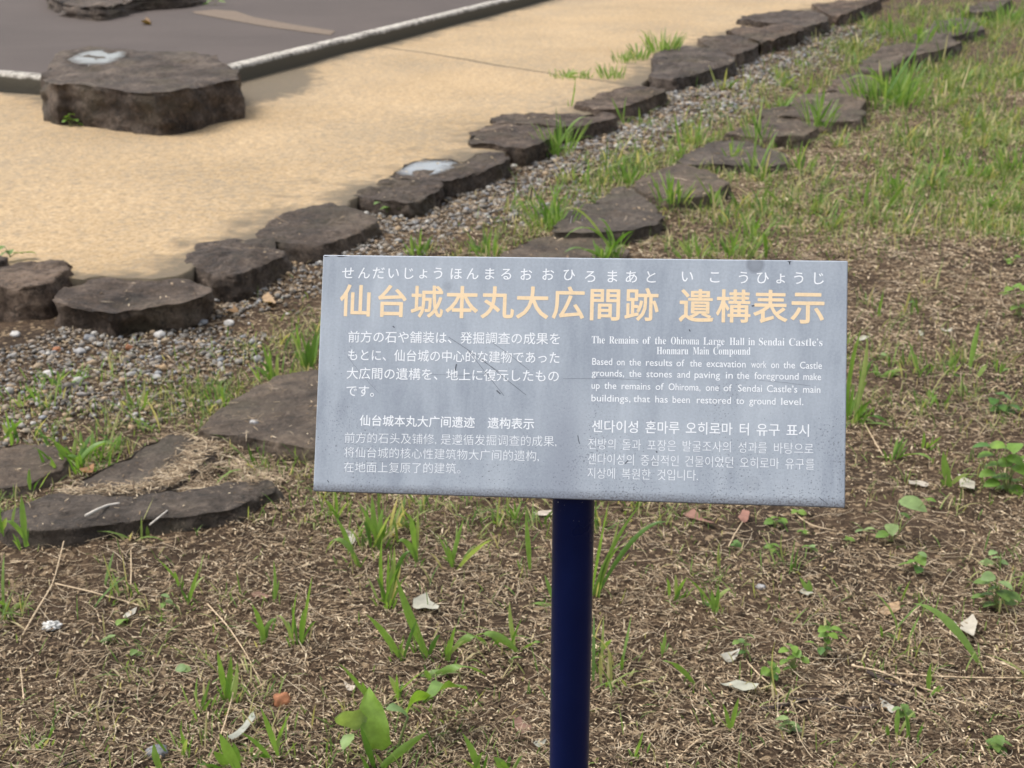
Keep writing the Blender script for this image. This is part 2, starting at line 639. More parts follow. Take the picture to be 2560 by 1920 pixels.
nr = len(rows)
ii = np.arange(len(Vp)).reshape(-1, nr)
F = np.stack([ii[:-1, :-1], ii[1:, :-1], ii[1:, 1:], ii[:-1, 1:]], -1).reshape(-1, 4)
# skirt: front side of the slab
base = len(Vp)
Vp2 = Vp + [(x, y, z - .09) for (x, y, z) in [Vp[i] for i in ii[:, 0]]]
sk = np.arange(len(fe)) + base
Fs = np.stack([ii[:-1, 0], sk[:-1], sk[1:], ii[1:, 0]], -1)
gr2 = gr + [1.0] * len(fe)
# saw-cut joints, as lines n.p = c on the slab
jl = []
for (a, b_, wd, dk) in (((960, 118), (1395, 186), .016, 1.0), (px(1, 1510, 612), px(1, 2000, 580), .006, .45)):
    a, b_ = g(*a, Z_PAVE), g(*b_, Z_PAVE)
    d = (b_ - a).xy.normalized()
    nn = Vector((-d.y, d.x))
    jl.append((nn.x, nn.y, nn.x * a.x + nn.y * a.y, wd, dk))
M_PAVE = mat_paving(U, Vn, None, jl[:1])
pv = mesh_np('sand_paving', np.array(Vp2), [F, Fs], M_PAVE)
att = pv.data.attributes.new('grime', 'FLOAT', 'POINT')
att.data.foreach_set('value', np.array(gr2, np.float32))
tag(pv, 'warm sandy paving slab with a ragged edge', None, None, 'structure')

# tan inlaid strip crossing the asphalt
strip = [px(1, 1180, 70), px(1, 1320, 58), px(1, 1450, 68), px(1, 1560, 105), px(1, 1800, 150), px(1, 2060, 190), px(1, 2030, 215), px(1, 1650, 165), px(1, 1400, 120), px(1, 1200, 82)]
sv = np.array([tuple(g(x, y, Z_ASPH + .004)) for x, y in strip])
M_STRIP = mat_plain('tan_strip', (.155, .118, .088), .9, .2, .2, 30)
tag(mesh_np('path_strip', sv, np.array([list(range(len(sv)))[::-1]]), M_STRIP, smooth=False), 'tan worn strip across the dark asphalt', None, None, 'structure')

# ------------------------------------------------------------------ stones
STONES = []      # (polygon world xy, bvh, ztop)


def resample(P, n):
    P = np.asarray(P, float)
    Q = np.vstack([P, P[:1]])
    d = np.linalg.norm(np.diff(Q[:, :2], axis=0), axis=1)
    s = np.concatenate([[0], np.cumsum(d)])
    t = np.linspace(0, s[-1], n, endpoint=False)
    return np.stack([np.interp(t, s, Q[:, k]) for k in range(P.shape[1])], 1)


GROW = {37: 1.12, 38: 1.28, 39: 1.3, 40: 1.1, 41: 1.5, 42: 1.25, 43: 1.4, 44: 1.45, 36: 1.06}


def stone(name, label, k, pts, zt, zb, flare=.03, bev=.02, dome=.0, rough=.012, seed=0, mat=None, group=None, cat='stone', chip=.5, smooth_it=2, jag=1.0):
    """pts: outline of the top face in photo px of crop k (x, y[, z])"""
    P = []
    for q in pts:
        z = q[2] if len(q) > 2 else zt
        X, Y = px(k, q[0], q[1]) if k else q[:2]
        w = g(X, Y, z)
        P.append((w.x, w.y, z))
    P = np.array(P)
    if seed in GROW:
        P[:, :2] = P[:, :2].mean(0) + (P[:, :2] - P[:, :2].mean(0)) * GROW[seed]
    P = resample(P, 110)
    for _ in range(smooth_it):
        P = (np.roll(P, 1, 0) + 2 * P + np.roll(P, -1, 0)) / 4
    if np.sum(P[:, 0] * np.roll(P[:, 1], -1) - np.roll(P[:, 0], -1) * P[:, 1]) < 0:
        P = P[::-1]
    c = P.mean(0)
    size = np.sqrt(abs(np.sum(P[:, 0] * np.roll(P[:, 1], -1) - np.roll(P[:, 0], -1) * P[:, 1])) / 2)
    tg = np.roll(P, -1, 0)[:, :2] - np.roll(P, 1, 0)[:, :2]
    on = np.stack([tg[:, 1], -tg[:, 0]], 1)
    on /= np.linalg.norm(on, axis=1)[:, None] + 1e-9
    bev = min(bev * .6, size * .35)
    o_ = Vector((seed * 2.3, seed * .9, 0))
    jit = np.array([mnoise.fractal(Vector((p[0], p[1], 0)) * 9 + o_, 1, 2, 3) * .014 + mnoise.fractal(Vector((p[0], p[1], 0)) * 30 + o_, 1, 2, 2) * .006 for p in P])
    P[:, :2] += on * jit[:, None] * min(1, size * 2.2) * jag
    rings = []
    rf = bev / (size * .56)
    for f in np.concatenate([np.linspace(.06, 1 - rf, 15)]):
        q = c + (P - c) * f
        q[:, 2] += dome * (1 - f * f)
        rings.append(q)
    for a in np.linspace(0, math.pi / 2, 7)[1:]:
        f = 1 - rf + rf * math.sin(a)
        q = c + (P - c) * f
        q[:, 2] -= bev * (1 - math.cos(a)) * .9
        q[:, 2] += dome * (1 - f * f)
        rings.append(q)
    for t in np.linspace(0, 1, 13)[1:]:
        q = P.copy()
        z0 = P[:, 2] - bev * .9
        q[:, :2] += on * flare * (t ** .8)
        q[:, 2] = z0 + (zb - z0) * t
        rings.append(q)
    R = np.array(rings)
    nr, n = R.shape[0], R.shape[1]
    V = np.vstack([[c + np.array([0, 0, dome])], R.reshape(-1, 3)])
    # roughness: fbm on all three axes, ledges on the sides
    out = np.empty_like(V)
    off = Vector((seed * 3.17, seed * 1.31, seed * .77))
    for i, p in enumerate(V):
        v = Vector(p)
        ring = (i - 1) // n if i else 0
        side = ring > 16
        a = mnoise.fractal((v + off) * 5, 1.0, 2.0, 3)
        b_ = mnoise.fractal((v + off) * 19, 1.0, 2.0, 3)
        cc = mnoise.cell(Vector((v.x * 13 + seed, v.y * 13, v.z * 9)))
        if i: o2 = on[(i - 1) % n]
        else: o2 = (0, 0)
        fa = mnoise.voronoi((v + off) * 6.0)[0]
        fine = mnoise.fractal((v + off) * 60, 1.0, 2.0, 2)
        e = a * rough * 1.9 + b_ * rough * .9 + (fa[1] - fa[0] - .25) * rough * 1.5 + fine * rough * .22
        if side:
            rid = 1.3 * abs(mnoise.noise((v + off) * 11)) * 1.6 + abs(mnoise.noise((v + off) * 27)) * .7
            h = e * .8 - rid * rough * 1.5 * chip + (cc - .5) * rough * .5 * chip
            out[i] = (v.x + o2[0] * h, v.y + o2[1] * h, v.z + b_ * rough * .3)
        else:
            edge_k = max(0, (ring - 10) / 8)
            out[i] = (v.x + o2[0] * e * edge_k * .9, v.y + o2[1] * e * edge_k * .9, v.z + e * .75)
    V = out
    idx = 1 + np.arange(nr * n).reshape(nr, n)
    a, b_ = idx[:-1], idx[1:]
    F = np.stack([a, b_, np.roll(b_, -1, 1), np.roll(a, -1, 1)], -1).reshape(-1, 4)
    F3 = np.stack([np.zeros(n, int), idx[0], np.roll(idx[0], -1)], -1)
    o = mesh_np(name, V, [F, F3], mat or M_ROCK)
    bvh = BVHTree.FromPolygons([Vector(v) for v in V.tolist()], [tuple(f) for f in F.tolist()] + [tuple(f) for f in F3.tolist()])
    STONES.append((P[:, :2].copy(), bvh, zt))
    centre(o)
    return tag(o, label, cat, group)


G1 = 'dark stones edging the sand paving'
G2 = 'flat stones sunk in the grass'
big = stone('foundation_stone', 'large flat-topped dark foundation stone with a pale puddle on top', 1,
            [(400, 515), (640, 545), (850, 570), (1010, 578), (1160, 558), (1340, 505), (1480, 490), (1478, 440), (1385, 368, .318), (1215, 318, .32), (860, 306, .325), (640, 288, .33), (560, 275, .33), (335, 320, .325), (245, 460, .31), (262, 500, .31), (340, 530, .31)],
            .31, Z_PAVE - .03, .02, .035, .0, .013, 3, None, None, 'stone', .9, 1, .8)
stone('foundation_stone', 'dark rough boulder on the asphalt cut off by the top edge', 1,
      [(285, -25), (400, 28), (620, 52), (740, 25), (850, -8), (1100, -22), (1240, -45), (1255, -130), (1000, -165), (500, -165), (280, -110)],
      .30, Z_ASPH - .03, .05, .05, .0, .024, 5, None, None, 'stone', .9)
stone('edging_stone', 'rounded brown edging stone cut off by the left edge', 4,
      [(-180, 210), (-60, 300), (90, 310), (230, 300), (330, 270), (420, 200), (462, 140), (440, 112), (340, 100), (130, 122), (0, 152), (-180, 180)], .112, -.03, .03, .045, .012, .012, 11, None, G1)
stone('edging_stone', 'dark edging stone tip with weeds on top at the left edge', 4,
      [(-260, 130), (-60, 150), (40, 120), (60, 95), (0, 85), (-120, 60), (-260, 70)], .125, -.03, .02, .02, 0, .01, 12, None, G1)
stone('edging_stone', 'blocky edging stone with a broken dark front face above the gravel', 4,
      [(330, 350), (420, 305), (590, 226), (700, 230), (800, 240), (960, 255), (1100, 248), (1180, 265), (1290, 285), (1305, 318), (1230, 365), (1120, 402), (1010, 408), (900, 430), (800, 425), (690, 462), (620, 440), (420, 412), (325, 380)],
      .088, -.03, .004, .007, 0, .010, 13, None, G1, 'stone', 1.1, 1, .35)
stone('edging_stone', 'rounded brown edging stone with a pale scrape on its top', 1,
      [(1120, 1615), (1220, 1665), (1330, 1705), (1450, 1710), (1570, 1660), (1690, 1605), (1790, 1570), (1785, 1548), (1700, 1492), (1600, 1462), (1420, 1450), (1200, 1485), (1115, 1600)], .092, -.03, .022, .045, .014, .012, 14, None, G1)
stone('edging_stone', 'smooth humped edging stone just behind the sign\'s top left corner', 1,
      [(1560, 1440), (1620, 1470), (1720, 1500), (1850, 1510), (2000, 1510), (2130, 1470), (2250, 1410), (2340, 1370), (2325, 1350), (2250, 1305), (2150, 1262), (2060, 1246), (1900, 1262), (1700, 1332), (1580, 1390)], .098, -.03, .025, .045, .015, .010, 15, None, G1)
stone('edging_stone', 'reddish brown edging stone with a broad leaf growing at its foot', 2,
      [(185, 1200), (300, 1225), (420, 1245), (540, 1255), (640, 1230), (740, 1175), (770, 1130), (705, 1108), (640, 1104), (400, 1112), (300, 1132), (200, 1180)], .098, -.03, .02, .035, .006, .013, 16, None, G1)
wet = stone('edging_stone', 'dark edging stone holding a grey puddle in its hollow', 2,
            [(395, 1078), (520, 1010), (640, 968), (770, 972), (880, 985), (1000, 940), (1110, 930), (1175, 952), (1180, 975), (1060, 1035), (900, 1085), (800, 1110), (700, 1125), (640, 1112), (500, 1102)], .10, -.03, .01, .02, .0, .010, 17, None, G1, 'stone', .8)
stone('edging_stone', 'angular edging stone with a dark gap under its broken near side', 2,
      [(905, 815), (1020, 768), (1090, 757), (1280, 765), (1460, 775), (1440, 830), (1380, 872), (1250, 925), (1170, 912), (1060, 893), (920, 882)], .115, -.03, .008, .010, 0, .010, 18, None, G1, 'stone', 1.0, 1)
stone('edging_stone', 'long low edging stone wedged behind the angular one', 2,
      [(1035, 725), (1130, 702), (1350, 690), (1500, 705), (1700, 706), (1790, 690), (1835, 720), (1650, 765), (1500, 785), (1300, 762), (1080, 758)], .115, -.03, .02, .012, 0, .010, 19, None, G1)
stone('edging_stone', 'edging stone with a flat top beyond the single tall blade', 2,
      [(1565, 642), (1650, 610), (1720, 572), (1800, 545), (1950, 522), (2120, 545), (2130, 565), (1990, 612), (1850, 668), (1720, 682)], .115, -.03, .02, .02, .006, .012, 20, None, G1)
stone('edging_stone', 'broad edging stone with grass sprouting along its back', 3,
      [(-60, 330), (0, 292), (90, 280), (200, 290), (360, 315), (445, 345), (440, 380), (250, 445), (60, 490), (-90, 470)], .125, -.03, .02, .03, .006, .014, 21, None, G1)
stone('edging_stone', 'craggy edging stone with a ledge on its right end', 3,
      [(210, 245), (300, 216), (430, 230), (600, 250), (560, 298), (450, 332), (300, 315)], .13, -.03, .02, .02, 0, .014, 22, None, G1)
stone('edging_stone', 'long dark edging stone with a square broken end', 3,
      [(360, 185), (500, 160), (700, 150), (850, 150), (872, 180), (700, 235), (600, 260), (480, 225)], .14, -.03, .015, .015, 0, .014, 23, None, G1, 'stone', 1.0)
stone('edging_stone', 'mossy edging stone with a bright green tuft on its back', 3,
      [(435, 118), (520, 90), (730, 62), (900, 60), (1000, 95), (1010, 130), (870, 165), (700, 148)], .135, -.03, .02, .02, 0, .012, 24, None, G1)
stone('edging_stone', 'farthest edging stone touching the top edge', 3,
      [(900, 22), (1060, 10), (1300, -8), (1350, -10), (1210, 45), (1080, 100), (1000, 90)], .135, -.03, .02, .02, 0, .014, 25, None, G1)
# second row: flat slabs almost flush with the soil
stone('flat_stone', 'smooth flat stone cut off by the left edge below the gravel', 4,
      [(-200, 1300), (0, 1262), (100, 1242), (260, 1246), (365, 1282), (425, 1345), (390, 1400), (300, 1440), (180, 1510), (0, 1535), (-220, 1540)], .03, -.04, .03, .015, .004, .006, 31, M_SLAB, G2)
stone('flat_stone', 'flat stone half buried in straw between two bigger slabs', 4,
      [(330, 1560), (430, 1490), (600, 1410), (760, 1338), (870, 1252), (1040, 1196), (1170, 1202), (1320, 1252), (1300, 1320), (1225, 1400), (1130, 1478), (1000, 1550), (900, 1580), (700, 1600), (450, 1600)], .030, -.04, .05, .010, .0, .006, 32, M_SLAB, G2)
stone('flat_stone', 'largest flat slab with a rounded grey front edge and a broken tip', 4,
      [(-60, 1660), (60, 1640), (350, 1560), (700, 1560), (900, 1560), (1120, 1550), (1400, 1500), (1640, 1482), (1735, 1500), (1730, 1545), (1600, 1580), (1480, 1650), (1300, 1680), (1000, 1715), (700, 1750), (400, 1790), (120, 1800), (-40, 1770)], .046, -.05, .022, .020, .0, .007, 33, M_SLAB, G2)
stone('flat_stone', 'smooth brown flat stone partly hidden by the left side of the sign', 4,
      [(1180, 1172), (1280, 1090), (1380, 1022), (1560, 902), (1700, 842), (1800, 808), (1960, 788), (2120, 840), (2200, 960), (2140, 1180), (2020, 1290), (1920, 1285), (1700, 1258), (1530, 1218), (1400, 1192), (1250, 1192)], .035, -.04, .02, .015, .006, .006, 34, M_SLAB, G2)
stone('flat_stone', 'flat stone peeking over the top edge of the sign', 2,
      [(1110, 1562), (1240, 1492), (1380, 1442), (1640, 1442), (1850, 1492), (1900, 1562), (1880, 1680), (1600, 1760), (1250, 1720), (1080, 1640)], .035, -.04, .02, .012, .0, .007, 35, M_SLAB, G2)
stone('flat_stone', 'dark angular flat stone tilted among tall grass above the sign', 2,
      [(1445, 1415), (1475, 1350), (1560, 1282), (1700, 1240), (1800, 1170), (1860, 1160), (1950, 1200), (2080, 1290), (2110, 1325), (2060, 1380), (1900, 1412), (1600, 1425)], .06, -.04, .015, .012, .0, .008, 36, M_SLAB, G2, 'stone', .8, 1)
stone('flat_stone', 'rounded flat stone right behind the dark angular one', 3,
      [(-180, 1130), (-120, 1080), (0, 1040), (120, 1022), (250, 1050), (345, 1092), (370, 1125), (320, 1165), (200, 1200), (60, 1210), (-80, 1190)], .055, -.04, .02, .025, .006, .008, 37, M_SLAB, G2)
stone('flat_stone', 'thin flat stone ringed by short grass with a bare far side', 3,
      [(140, 982), (240, 920), (370, 872), (500, 880), (680, 950), (700, 985), (600, 1010), (350, 995), (200, 998)], .05, -.04, .02, .015, .0, .009, 38, M_SLAB, G2)
stone('flat_stone', 'grey flat stone with a mossy front behind thin drooping blades', 3,
      [(440, 812), (560, 762), (700, 732), (860, 742), (890, 790), (820, 835), (700, 835), (600, 830)], .05, -.04, .02, .02, .0, .010, 39, M_SLAB, G2)
stone('flat_stone', 'pair-shaped dark flat stone in the tallest grass of the row', 3,
      [(600, 702), (760, 650), (880, 582), (1000, 562), (1200, 552), (1235, 600), (1190, 660), (1235, 690), (1180, 735), (1000, 738), (860, 715)], .06, -.04, .02, .02, .0, .012, 40, M_SLAB, G2)
stone('flat_stone', 'small flat stone showing above the grass of the pair-shaped one', 3,
      [(1060, 540), (1100, 472), (1200, 462), (1290, 480), (1275, 535)], .06, -.04, .02, .02, .0, .012, 41, M_SLAB, G2)
stone('flat_stone', 'brown flat stone behind the biggest grass tuft', 3,
      [(1250, 405), (1300, 342), (1370, 302), (1500, 262), (1600, 232), (1780, 262), (1700, 300), (1500, 342), (1400, 415)], .08, -.04, .03, .02, .0, .014, 42, M_SLAB, G2)
stone('flat_stone', 'far flat stone showing through thin grass near the top right', 3,
      [(1560, 222), (1640, 180), (1680, 142), (1820, 122), (1900, 178), (1700, 225)], .08, -.04, .03, .02, .0, .014, 43, M_SLAB, G2)
stone('flat_stone', 'farthest flat stone at the top right corner', 3,
      [(1880, 62), (1960, 22), (2100, 8), (2010, 62)], .08, -.04, .03, .02, .0, .014, 44, M_SLAB, G2)


def in_stone(x, y, shrink=0):
    x, y = np.asarray(x), np.asarray(y)
    hit = np.full(x.shape, -1)
    for k, (P, _, _) in enumerate(STONES):
        lo, hi = P.min(0), P.max(0)
        c = np.nonzero((x > lo[0]) & (x < hi[0]) & (y > lo[1]) & (y < hi[1]))[0]
        if not len(c): continue
        xs, ys = x[c], y[c]
        ins = np.zeros(len(c), bool)
        Q = np.roll(P, -1, 0)
        for (x0, y0), (x1, y1) in zip(P[::2], np.roll(P[::2], -1, 0)):
            cr = ((y0 > ys) != (y1 > ys)) & (xs < (x1 - x0) * (ys - y0) / (y1 - y0 + 1e-12) + x0)
            ins ^= cr
        hit[c[ins]] = k
    return hit


def surf(x, y):
    """top surface under a point: stone or soil"""
    k = int(in_stone(np.array([x]), np.array([y]))[0])
    if k >= 0:
        h = STONES[k][1].ray_cast(Vector((x, y, 2)), Vector((0, 0, -1)))
        if h[0] is not None: return h[0].z
    return float(gh(x, y))


# puddles: water lying in the hollows of two stones
def mat_water():
    """clear shallow water: sky mirrored by the angle of view, wet stone showing through"""
    m, n, l, b = new_mat('still_water', .04, .5)
    P = pos(n)
    w = noise_n(n, l, P, 14, 3, .5)
    bp = n.new('ShaderNodeBump')
    bp.inputs['Strength'].default_value = .25
    bp.inputs['Distance'].default_value = .004
    l.new(w.outputs[0], bp.inputs['Height'])
    fr = n.new('ShaderNodeFresnel')
    fr.inputs['IOR'].default_value = 1.34
    gl = n.new('ShaderNodeBsdfGlossy')
    gl.inputs['Roughness'].default_value = .05
    gl.inputs['Color'].default_value = (.62, .61, .59, 1)
    l.new(bp.outputs[0], gl.inputs['Normal'])
    tr = n.new('ShaderNodeBsdfTransparent')
    tr.inputs['Color'].default_value = (.85, .85, .85, 1)
    ms = n.new('ShaderNodeMixShader')
    at = n.new('ShaderNodeAttribute')
    at.attribute_name = 'depth'
    dp = math_n(n, l, 'ADD', at.outputs['Fac'], math_n(n, l, 'MULTIPLY', math_n(n, l, 'SUBTRACT', w.outputs[0], .5), .9))
    dr = ramp(n, [(.2, gray(0)), (.95, gray(1))])
    l.new(dp, dr.inputs[0])
    l.new(math_n(n, l, 'MULTIPLY', fr.outputs[0], dr.outputs[0]), ms.inputs[0])
    l.new(tr.outputs[0], ms.inputs[1])
    l.new(gl.outputs[0], ms.inputs[2])
    l.new(ms.outputs[0], n['Material Output'].inputs['Surface'])
    return m


M_WATER = mat_water()


def puddle(label, k, pts, z, dz=.0):
    P = np.array([tuple(g(*px(k, *q[:2]), q[2] if len(q) > 2 else z)) for q in pts])
    P = resample(P, 60)
    for _ in range(3): P = (np.roll(P, 1, 0) + 2 * P + np.roll(P, -1, 0)) / 4
    c = P.mean(0)
    rings = [c + (P - c) * f for f in (.3, .6, .85, 1.0)]
    V = np.vstack([[c]] + rings)
    V[:, 2] = V[:, 2].mean() if dz is None else V[:, 2] + dz
    lo = rings[-1] * 1.0
    n = 60
    V = np.vstack([V, c + (P - c) * 1.02 - np.array([0, 0, .02])])
    idx = 1 + np.arange(5 * n).reshape(5, n)
    a, b_ = idx[:-1], idx[1:]
    F = np.stack([a, b_, np.roll(b_, -1, 1), np.roll(a, -1, 1)], -1).reshape(-1, 4)
    F3 = np.stack([np.zeros(n, int), idx[0], np.roll(idx[0], -1)], -1)
    o = mesh_np('puddle', V, [F, F3], M_WATER)
    dep = np.concatenate([[1.0], np.repeat([1.0, .9, .45, .05, 0.0], n)])
    o.data.attributes.new('depth', 'FLOAT', 'POINT').data.foreach_set('value', dep.astype(np.float32))
    centre(o)
    return tag(o, label, 'puddle')


puddle('pale puddle shining in the top of the large foundation stone', 1,
       [(430, 390), (395, 360), (480, 318), (560, 302), (700, 300), (800, 298), (790, 340), (720, 375), (640, 402), (540, 404)], .328, .0)
puddle('grey puddle in the hollow of a dark edging stone', 2,
       [(440, 1070), (520, 1025), (580, 995), (660, 982), (780, 985), (870, 1000), (850, 1030), (790, 1062), (720, 1080), (640, 1098), (540, 1094)], .10, .006)

# ------------------------------------------------------------------ the sign
SW, SH = 0.600, 0.2754
SX = Vector((0.99315684, -0.11514453, 0.01952501)).normalized()
SY = Vector((0.03125177, 0.42310816, 0.90554007)).normalized()
SN = SX.cross(SY).normalized()
SY = SN.cross(SX)
SCN = Vector((0.07319312, 1.48249503, CAM_H - 0.54378234))
SM = Matrix((SX, SY, SN)).transposed().to_4x4()
SM.translation = SCN


def on_panel(x, y):
    d = ray(x, y)
    o = Vector((0, 0, CAM_H))
    t = (SCN - o).dot(SN) / d.dot(SN)
    q = o + d * t - SCN
    return Vector((q.dot(SX), q.dot(SY)))


def mat_panel():
    m, n, l, b = new_mat('sign_sheet', .46, .5)
    P = objco(n)
    sx = n.new('ShaderNodeSeparateXYZ')
    l.new(P, sx.inputs[0])
    mp = n.new('ShaderNodeMapping')
    mp.inputs['Scale'].default_value = (1, .22, 1)
    l.new(P, mp.inputs[0])
    s1 = noise_n(n, l, mp.outputs[0], 26, 7, .68, .4)          # runs of dirt down the sheet
    s2 = noise_n(n, l, P, 7, 4, .5)
    wv = noise_n(n, l, P, 330, 3, .7)                          # fine print-like grain
    r = ramp(n, [(.36, (.245, .278, .325)), (.5, (.328, .366, .414)), (.64, (.395, .436, .482))])
    l.new(math_n(n, l, 'MULTIPLY_ADD', s1.outputs[0], .6, math_n(n, l, 'MULTIPLY', s2.outputs[0], .4)), r.inputs[0])
    wr = ramp(n, [(.3, gray(.92)), (.7, gray(1.08))])
    l.new(wv.outputs[0], wr.inputs[0])
    c = mix(n, l, 1.0, r.outputs[0], wr.outputs[0], 'MULTIPLY')
    # speckles of grime, thicker towards the bottom edge and the lower half
    sp = noise_n(n, l, P, 420, 3, .6)
    pt = noise_n(n, l, P, 9, 4, .6, .5)
    low = n.new('ShaderNodeMapRange')
    low.inputs['From Min'].default_value = .10
    low.inputs['From Max'].default_value = -.137
    low.inputs['To Min'].default_value = -.10
    low.inputs['To Max'].default_value = .055
    l.new(sx.outputs[1], low.inputs['Value'])
    q = math_n(n, l, 'ADD', sp.outputs[0], low.outputs[0])
    q = math_n(n, l, 'ADD', q, math_n(n, l, 'MULTIPLY', math_n(n, l, 'SUBTRACT', pt.outputs[0], .5), .42))
    sr = ramp(n, [(.635, gray(0)), (.73, gray(.80))])
    l.new(q, sr.inputs[0])
    c = mix(n, l, sr.outputs[0], c, (.10, .105, .12))
    # band of dirt colour standing in for the shading of the bent bottom lip
    lip = n.new('ShaderNodeMapRange')
    lip.inputs['From Min'].default_value = -.121
    lip.inputs['From Max'].default_value = -.1375
    l.new(sx.outputs[1], lip.inputs['Value'])
    lq = math_n(n, l, 'MULTIPLY', lip.outputs[0], math_n(n, l, 'ADD', math_n(n, l, 'MULTIPLY', sp.outputs[0], 1.1), math_n(n, l, 'MULTIPLY', s1.outputs[0], .5)))
    lr = ramp(n, [(.25, gray(0)), (.75, gray(.85))])
    l.new(lq, lr.inputs[0])
    c = mix(n, l, lr.outputs[0], c, (.085, .085, .095))
    # broad faint smear above the post
    dx = math_n(n, l, 'DIVIDE', math_n(n, l, 'SUBTRACT', sx.outputs[0], -.012), .024)
    sm_ = math_n(n, l, 'EXPONENT', math_n(n, l, 'MULTIPLY', math_n(n, l, 'MULTIPLY', dx, dx), -1.0))
    dy = n.new('ShaderNodeMapRange')
    dy.inputs['From Min'].default_value = .02
    dy.inputs['From Max'].default_value = -.06
    l.new(sx.outputs[1], dy.inputs['Value'])
    sm_ = math_n(n, l, 'MULTIPLY', math_n(n, l, 'MULTIPLY', sm_, dy.outputs[0]), math_n(n, l, 'MULTIPLY', s1.outputs[0], .85))
    c = mix(n, l, sm_, c, (.17, .19, .24))
    # round water stains
    for (ux, uy, rad, k) in STAINS:
        d = n.new('ShaderNodeVectorMath')
        d.operation = 'DISTANCE'
        l.new(P, d.inputs[0])
        d.inputs[1].default_value = (ux, uy, 0.0016)
        dd = math_n(n, l, 'ADD', d.outputs['Value'], math_n(n, l, 'MULTIPLY', math_n(n, l, 'SUBTRACT', s2.outputs[0], .5), rad * .4))
        rr = ramp(n, [(0, gray(k * .7)), (rad * .8, gray(k * .8)), (rad * .95, gray(k)), (rad * 1.08, gray(0))])
        l.new(dd, rr.inputs[0])
        c = mix(n, l, rr.outputs[0], c, (.15, .165, .19))
    l.new(c, b.inputs['Base Color'])
    rg = ramp(n, [(.3, gray(.36)), (.7, gray(.56))])
    l.new(s2.outputs[0], rg.inputs[0])
    l.new(rg.outputs[0], b.inputs['Roughness'])
    bump(n, l, b, wv.outputs[0], .08, .001)
    return m


STAINS = [(*on_panel(1888, 661), .0088, .75), (*on_panel(1634, 1160), .0070, .30), (*on_panel(1119, 716), .0052, .38), (*on_panel(1090, 1215), .006, .25), (*on_panel(1878, 1210), .008, .22)]
M_PANEL = mat_panel()
M_BACK = mat_plain('sign_back', (.22, .23, .25), .5, .4, .1, 30)
M_NAVY = None


def mat_navy():
    m, n, l, b = new_mat('navy_paint', .34, .18)
    P = objco(n)
    f = noise_n(n, l, P, 9, 4, .6)
    r = ramp(n, [(.3, (.0022, .0064, .040)), (.7, (.0034, .0094, .056))])
    l.new(f.outputs[0], r.inputs[0])
    sp = noise_n(n, l, P, 230, 2, .5)
    sz = n.new('ShaderNodeSeparateXYZ')
    l.new(P, sz.inputs[0])
    up = n.new('ShaderNodeMapRange')
    up.inputs['From Min'].default_value = .70
    up.inputs['From Max'].default_value = .775
    up.inputs['To Min'].default_value = -.13
    up.inputs['To Max'].default_value = .03
    l.new(sz.outputs[2], up.inputs['Value'])
    sr = ramp(n, [(.70, gray(0)), (.74, gray(.75))])
    l.new(math_n(n, l, 'ADD', sp.outputs[0], up.outputs[0]), sr.inputs[0])
    c = mix(n, l, sr.outputs[0], r.outputs[0], (.42, .42, .44))
    l.new(c, b.inputs['Base Color'])
    rg = ramp(n, [(.3, gray(.26)), (.7, gray(.40))])
    l.new(f.outputs[0], rg.inputs[0])
    l.new(rg.outputs[0], b.inputs['Roughness'])
    return m


M_NAVY = mat_navy()
PX_, PY_ = 0.0712, 1.462
sign = empty('information_sign', (PX_, PY_, 0), 'grey-blue four-language information sign on a navy blue post', 'sign')


def child_of(o, parent, world):
    o.parent = parent
    o.matrix_parent_inverse = Matrix.Identity(4)
    o.matrix_local = (Matrix.Translation(parent.location) if parent.parent is None else parent_world(parent)).inverted() @ world
    return o


def parent_world(o):
    m = o.matrix_local.copy()
    if o.parent is not None:
        m = parent_world(o.parent) @ m
    return m


def rounded_rect(w, h, r, k=5):
    pts = []
    for cx, cy, a0 in ((w / 2 - r, h / 2 - r, 0), (-w / 2 + r, h / 2 - r, 90), (-w / 2 + r, -h / 2 + r, 180), (w / 2 - r, -h / 2 + r, 270)):
        for i in range(k + 1):
            a = math.radians(a0 + 90 * i / k)
            pts.append((cx + r * math.cos(a), cy + r * math.sin(a)))
    return pts


# panel: folded sheet with a softened front arris, 14 mm lip turned back
pts = rounded_rect(SW, SH, .0018)
n_ = len(pts)
V, F = [], []
for (ins, z) in ((.0012, 0), (.0004, -.0004), (0, -.0013), (0, -.012), (.0016, -.012), (.0016, -.0018)):
    sx_, sy_ = (SW - 2 * ins) / SW, (SH - 2 * ins) / SH
    V += [(x * sx_, y * sy_, z) for x, y in pts]
for k in range(5):
    F += [(k * n_ + i, (k + 1) * n_ + i, (k + 1) * n_ + (i + 1) % n_, k * n_ + (i + 1) % n_) for i in range(n_)]
panel = mesh_np('panel', np.array(V), [np.array(F), np.array([list(range(n_))]), np.array([list(range(5 * n_, 6 * n_))[::-1]])], M_PANEL, smooth=False)
child_of(panel, sign, SM)

# post with rounded cap, bolted bracket behind the panel
R = .0243
V, F, m_ = [], [], 48
zs = [-.25, .0, .2, .4, .6, .70, .775, .7865, .7885, .789]
rs = [R, R, R, R, R, R, R, R, R * .96, R * .88]
for z, r in zip(zs, rs):
    V += [(r * math.cos(2 * math.pi * i / m_), r * math.sin(2 * math.pi * i / m_), z) for i in range(m_)]
for k in range(len(zs) - 1):
    F += [(k * m_ + i, k * m_ + (i + 1) % m_, (k + 1) * m_ + (i + 1) % m_, (k + 1) * m_ + i) for i in range(m_)]
post = mesh_np('post', np.array(V), [np.array(F), np.array([list(range((len(zs) - 1) * m_, len(zs) * m_))])], M_NAVY)
child_of(post, sign, Matrix.Translation((PX_, PY_, 0)))


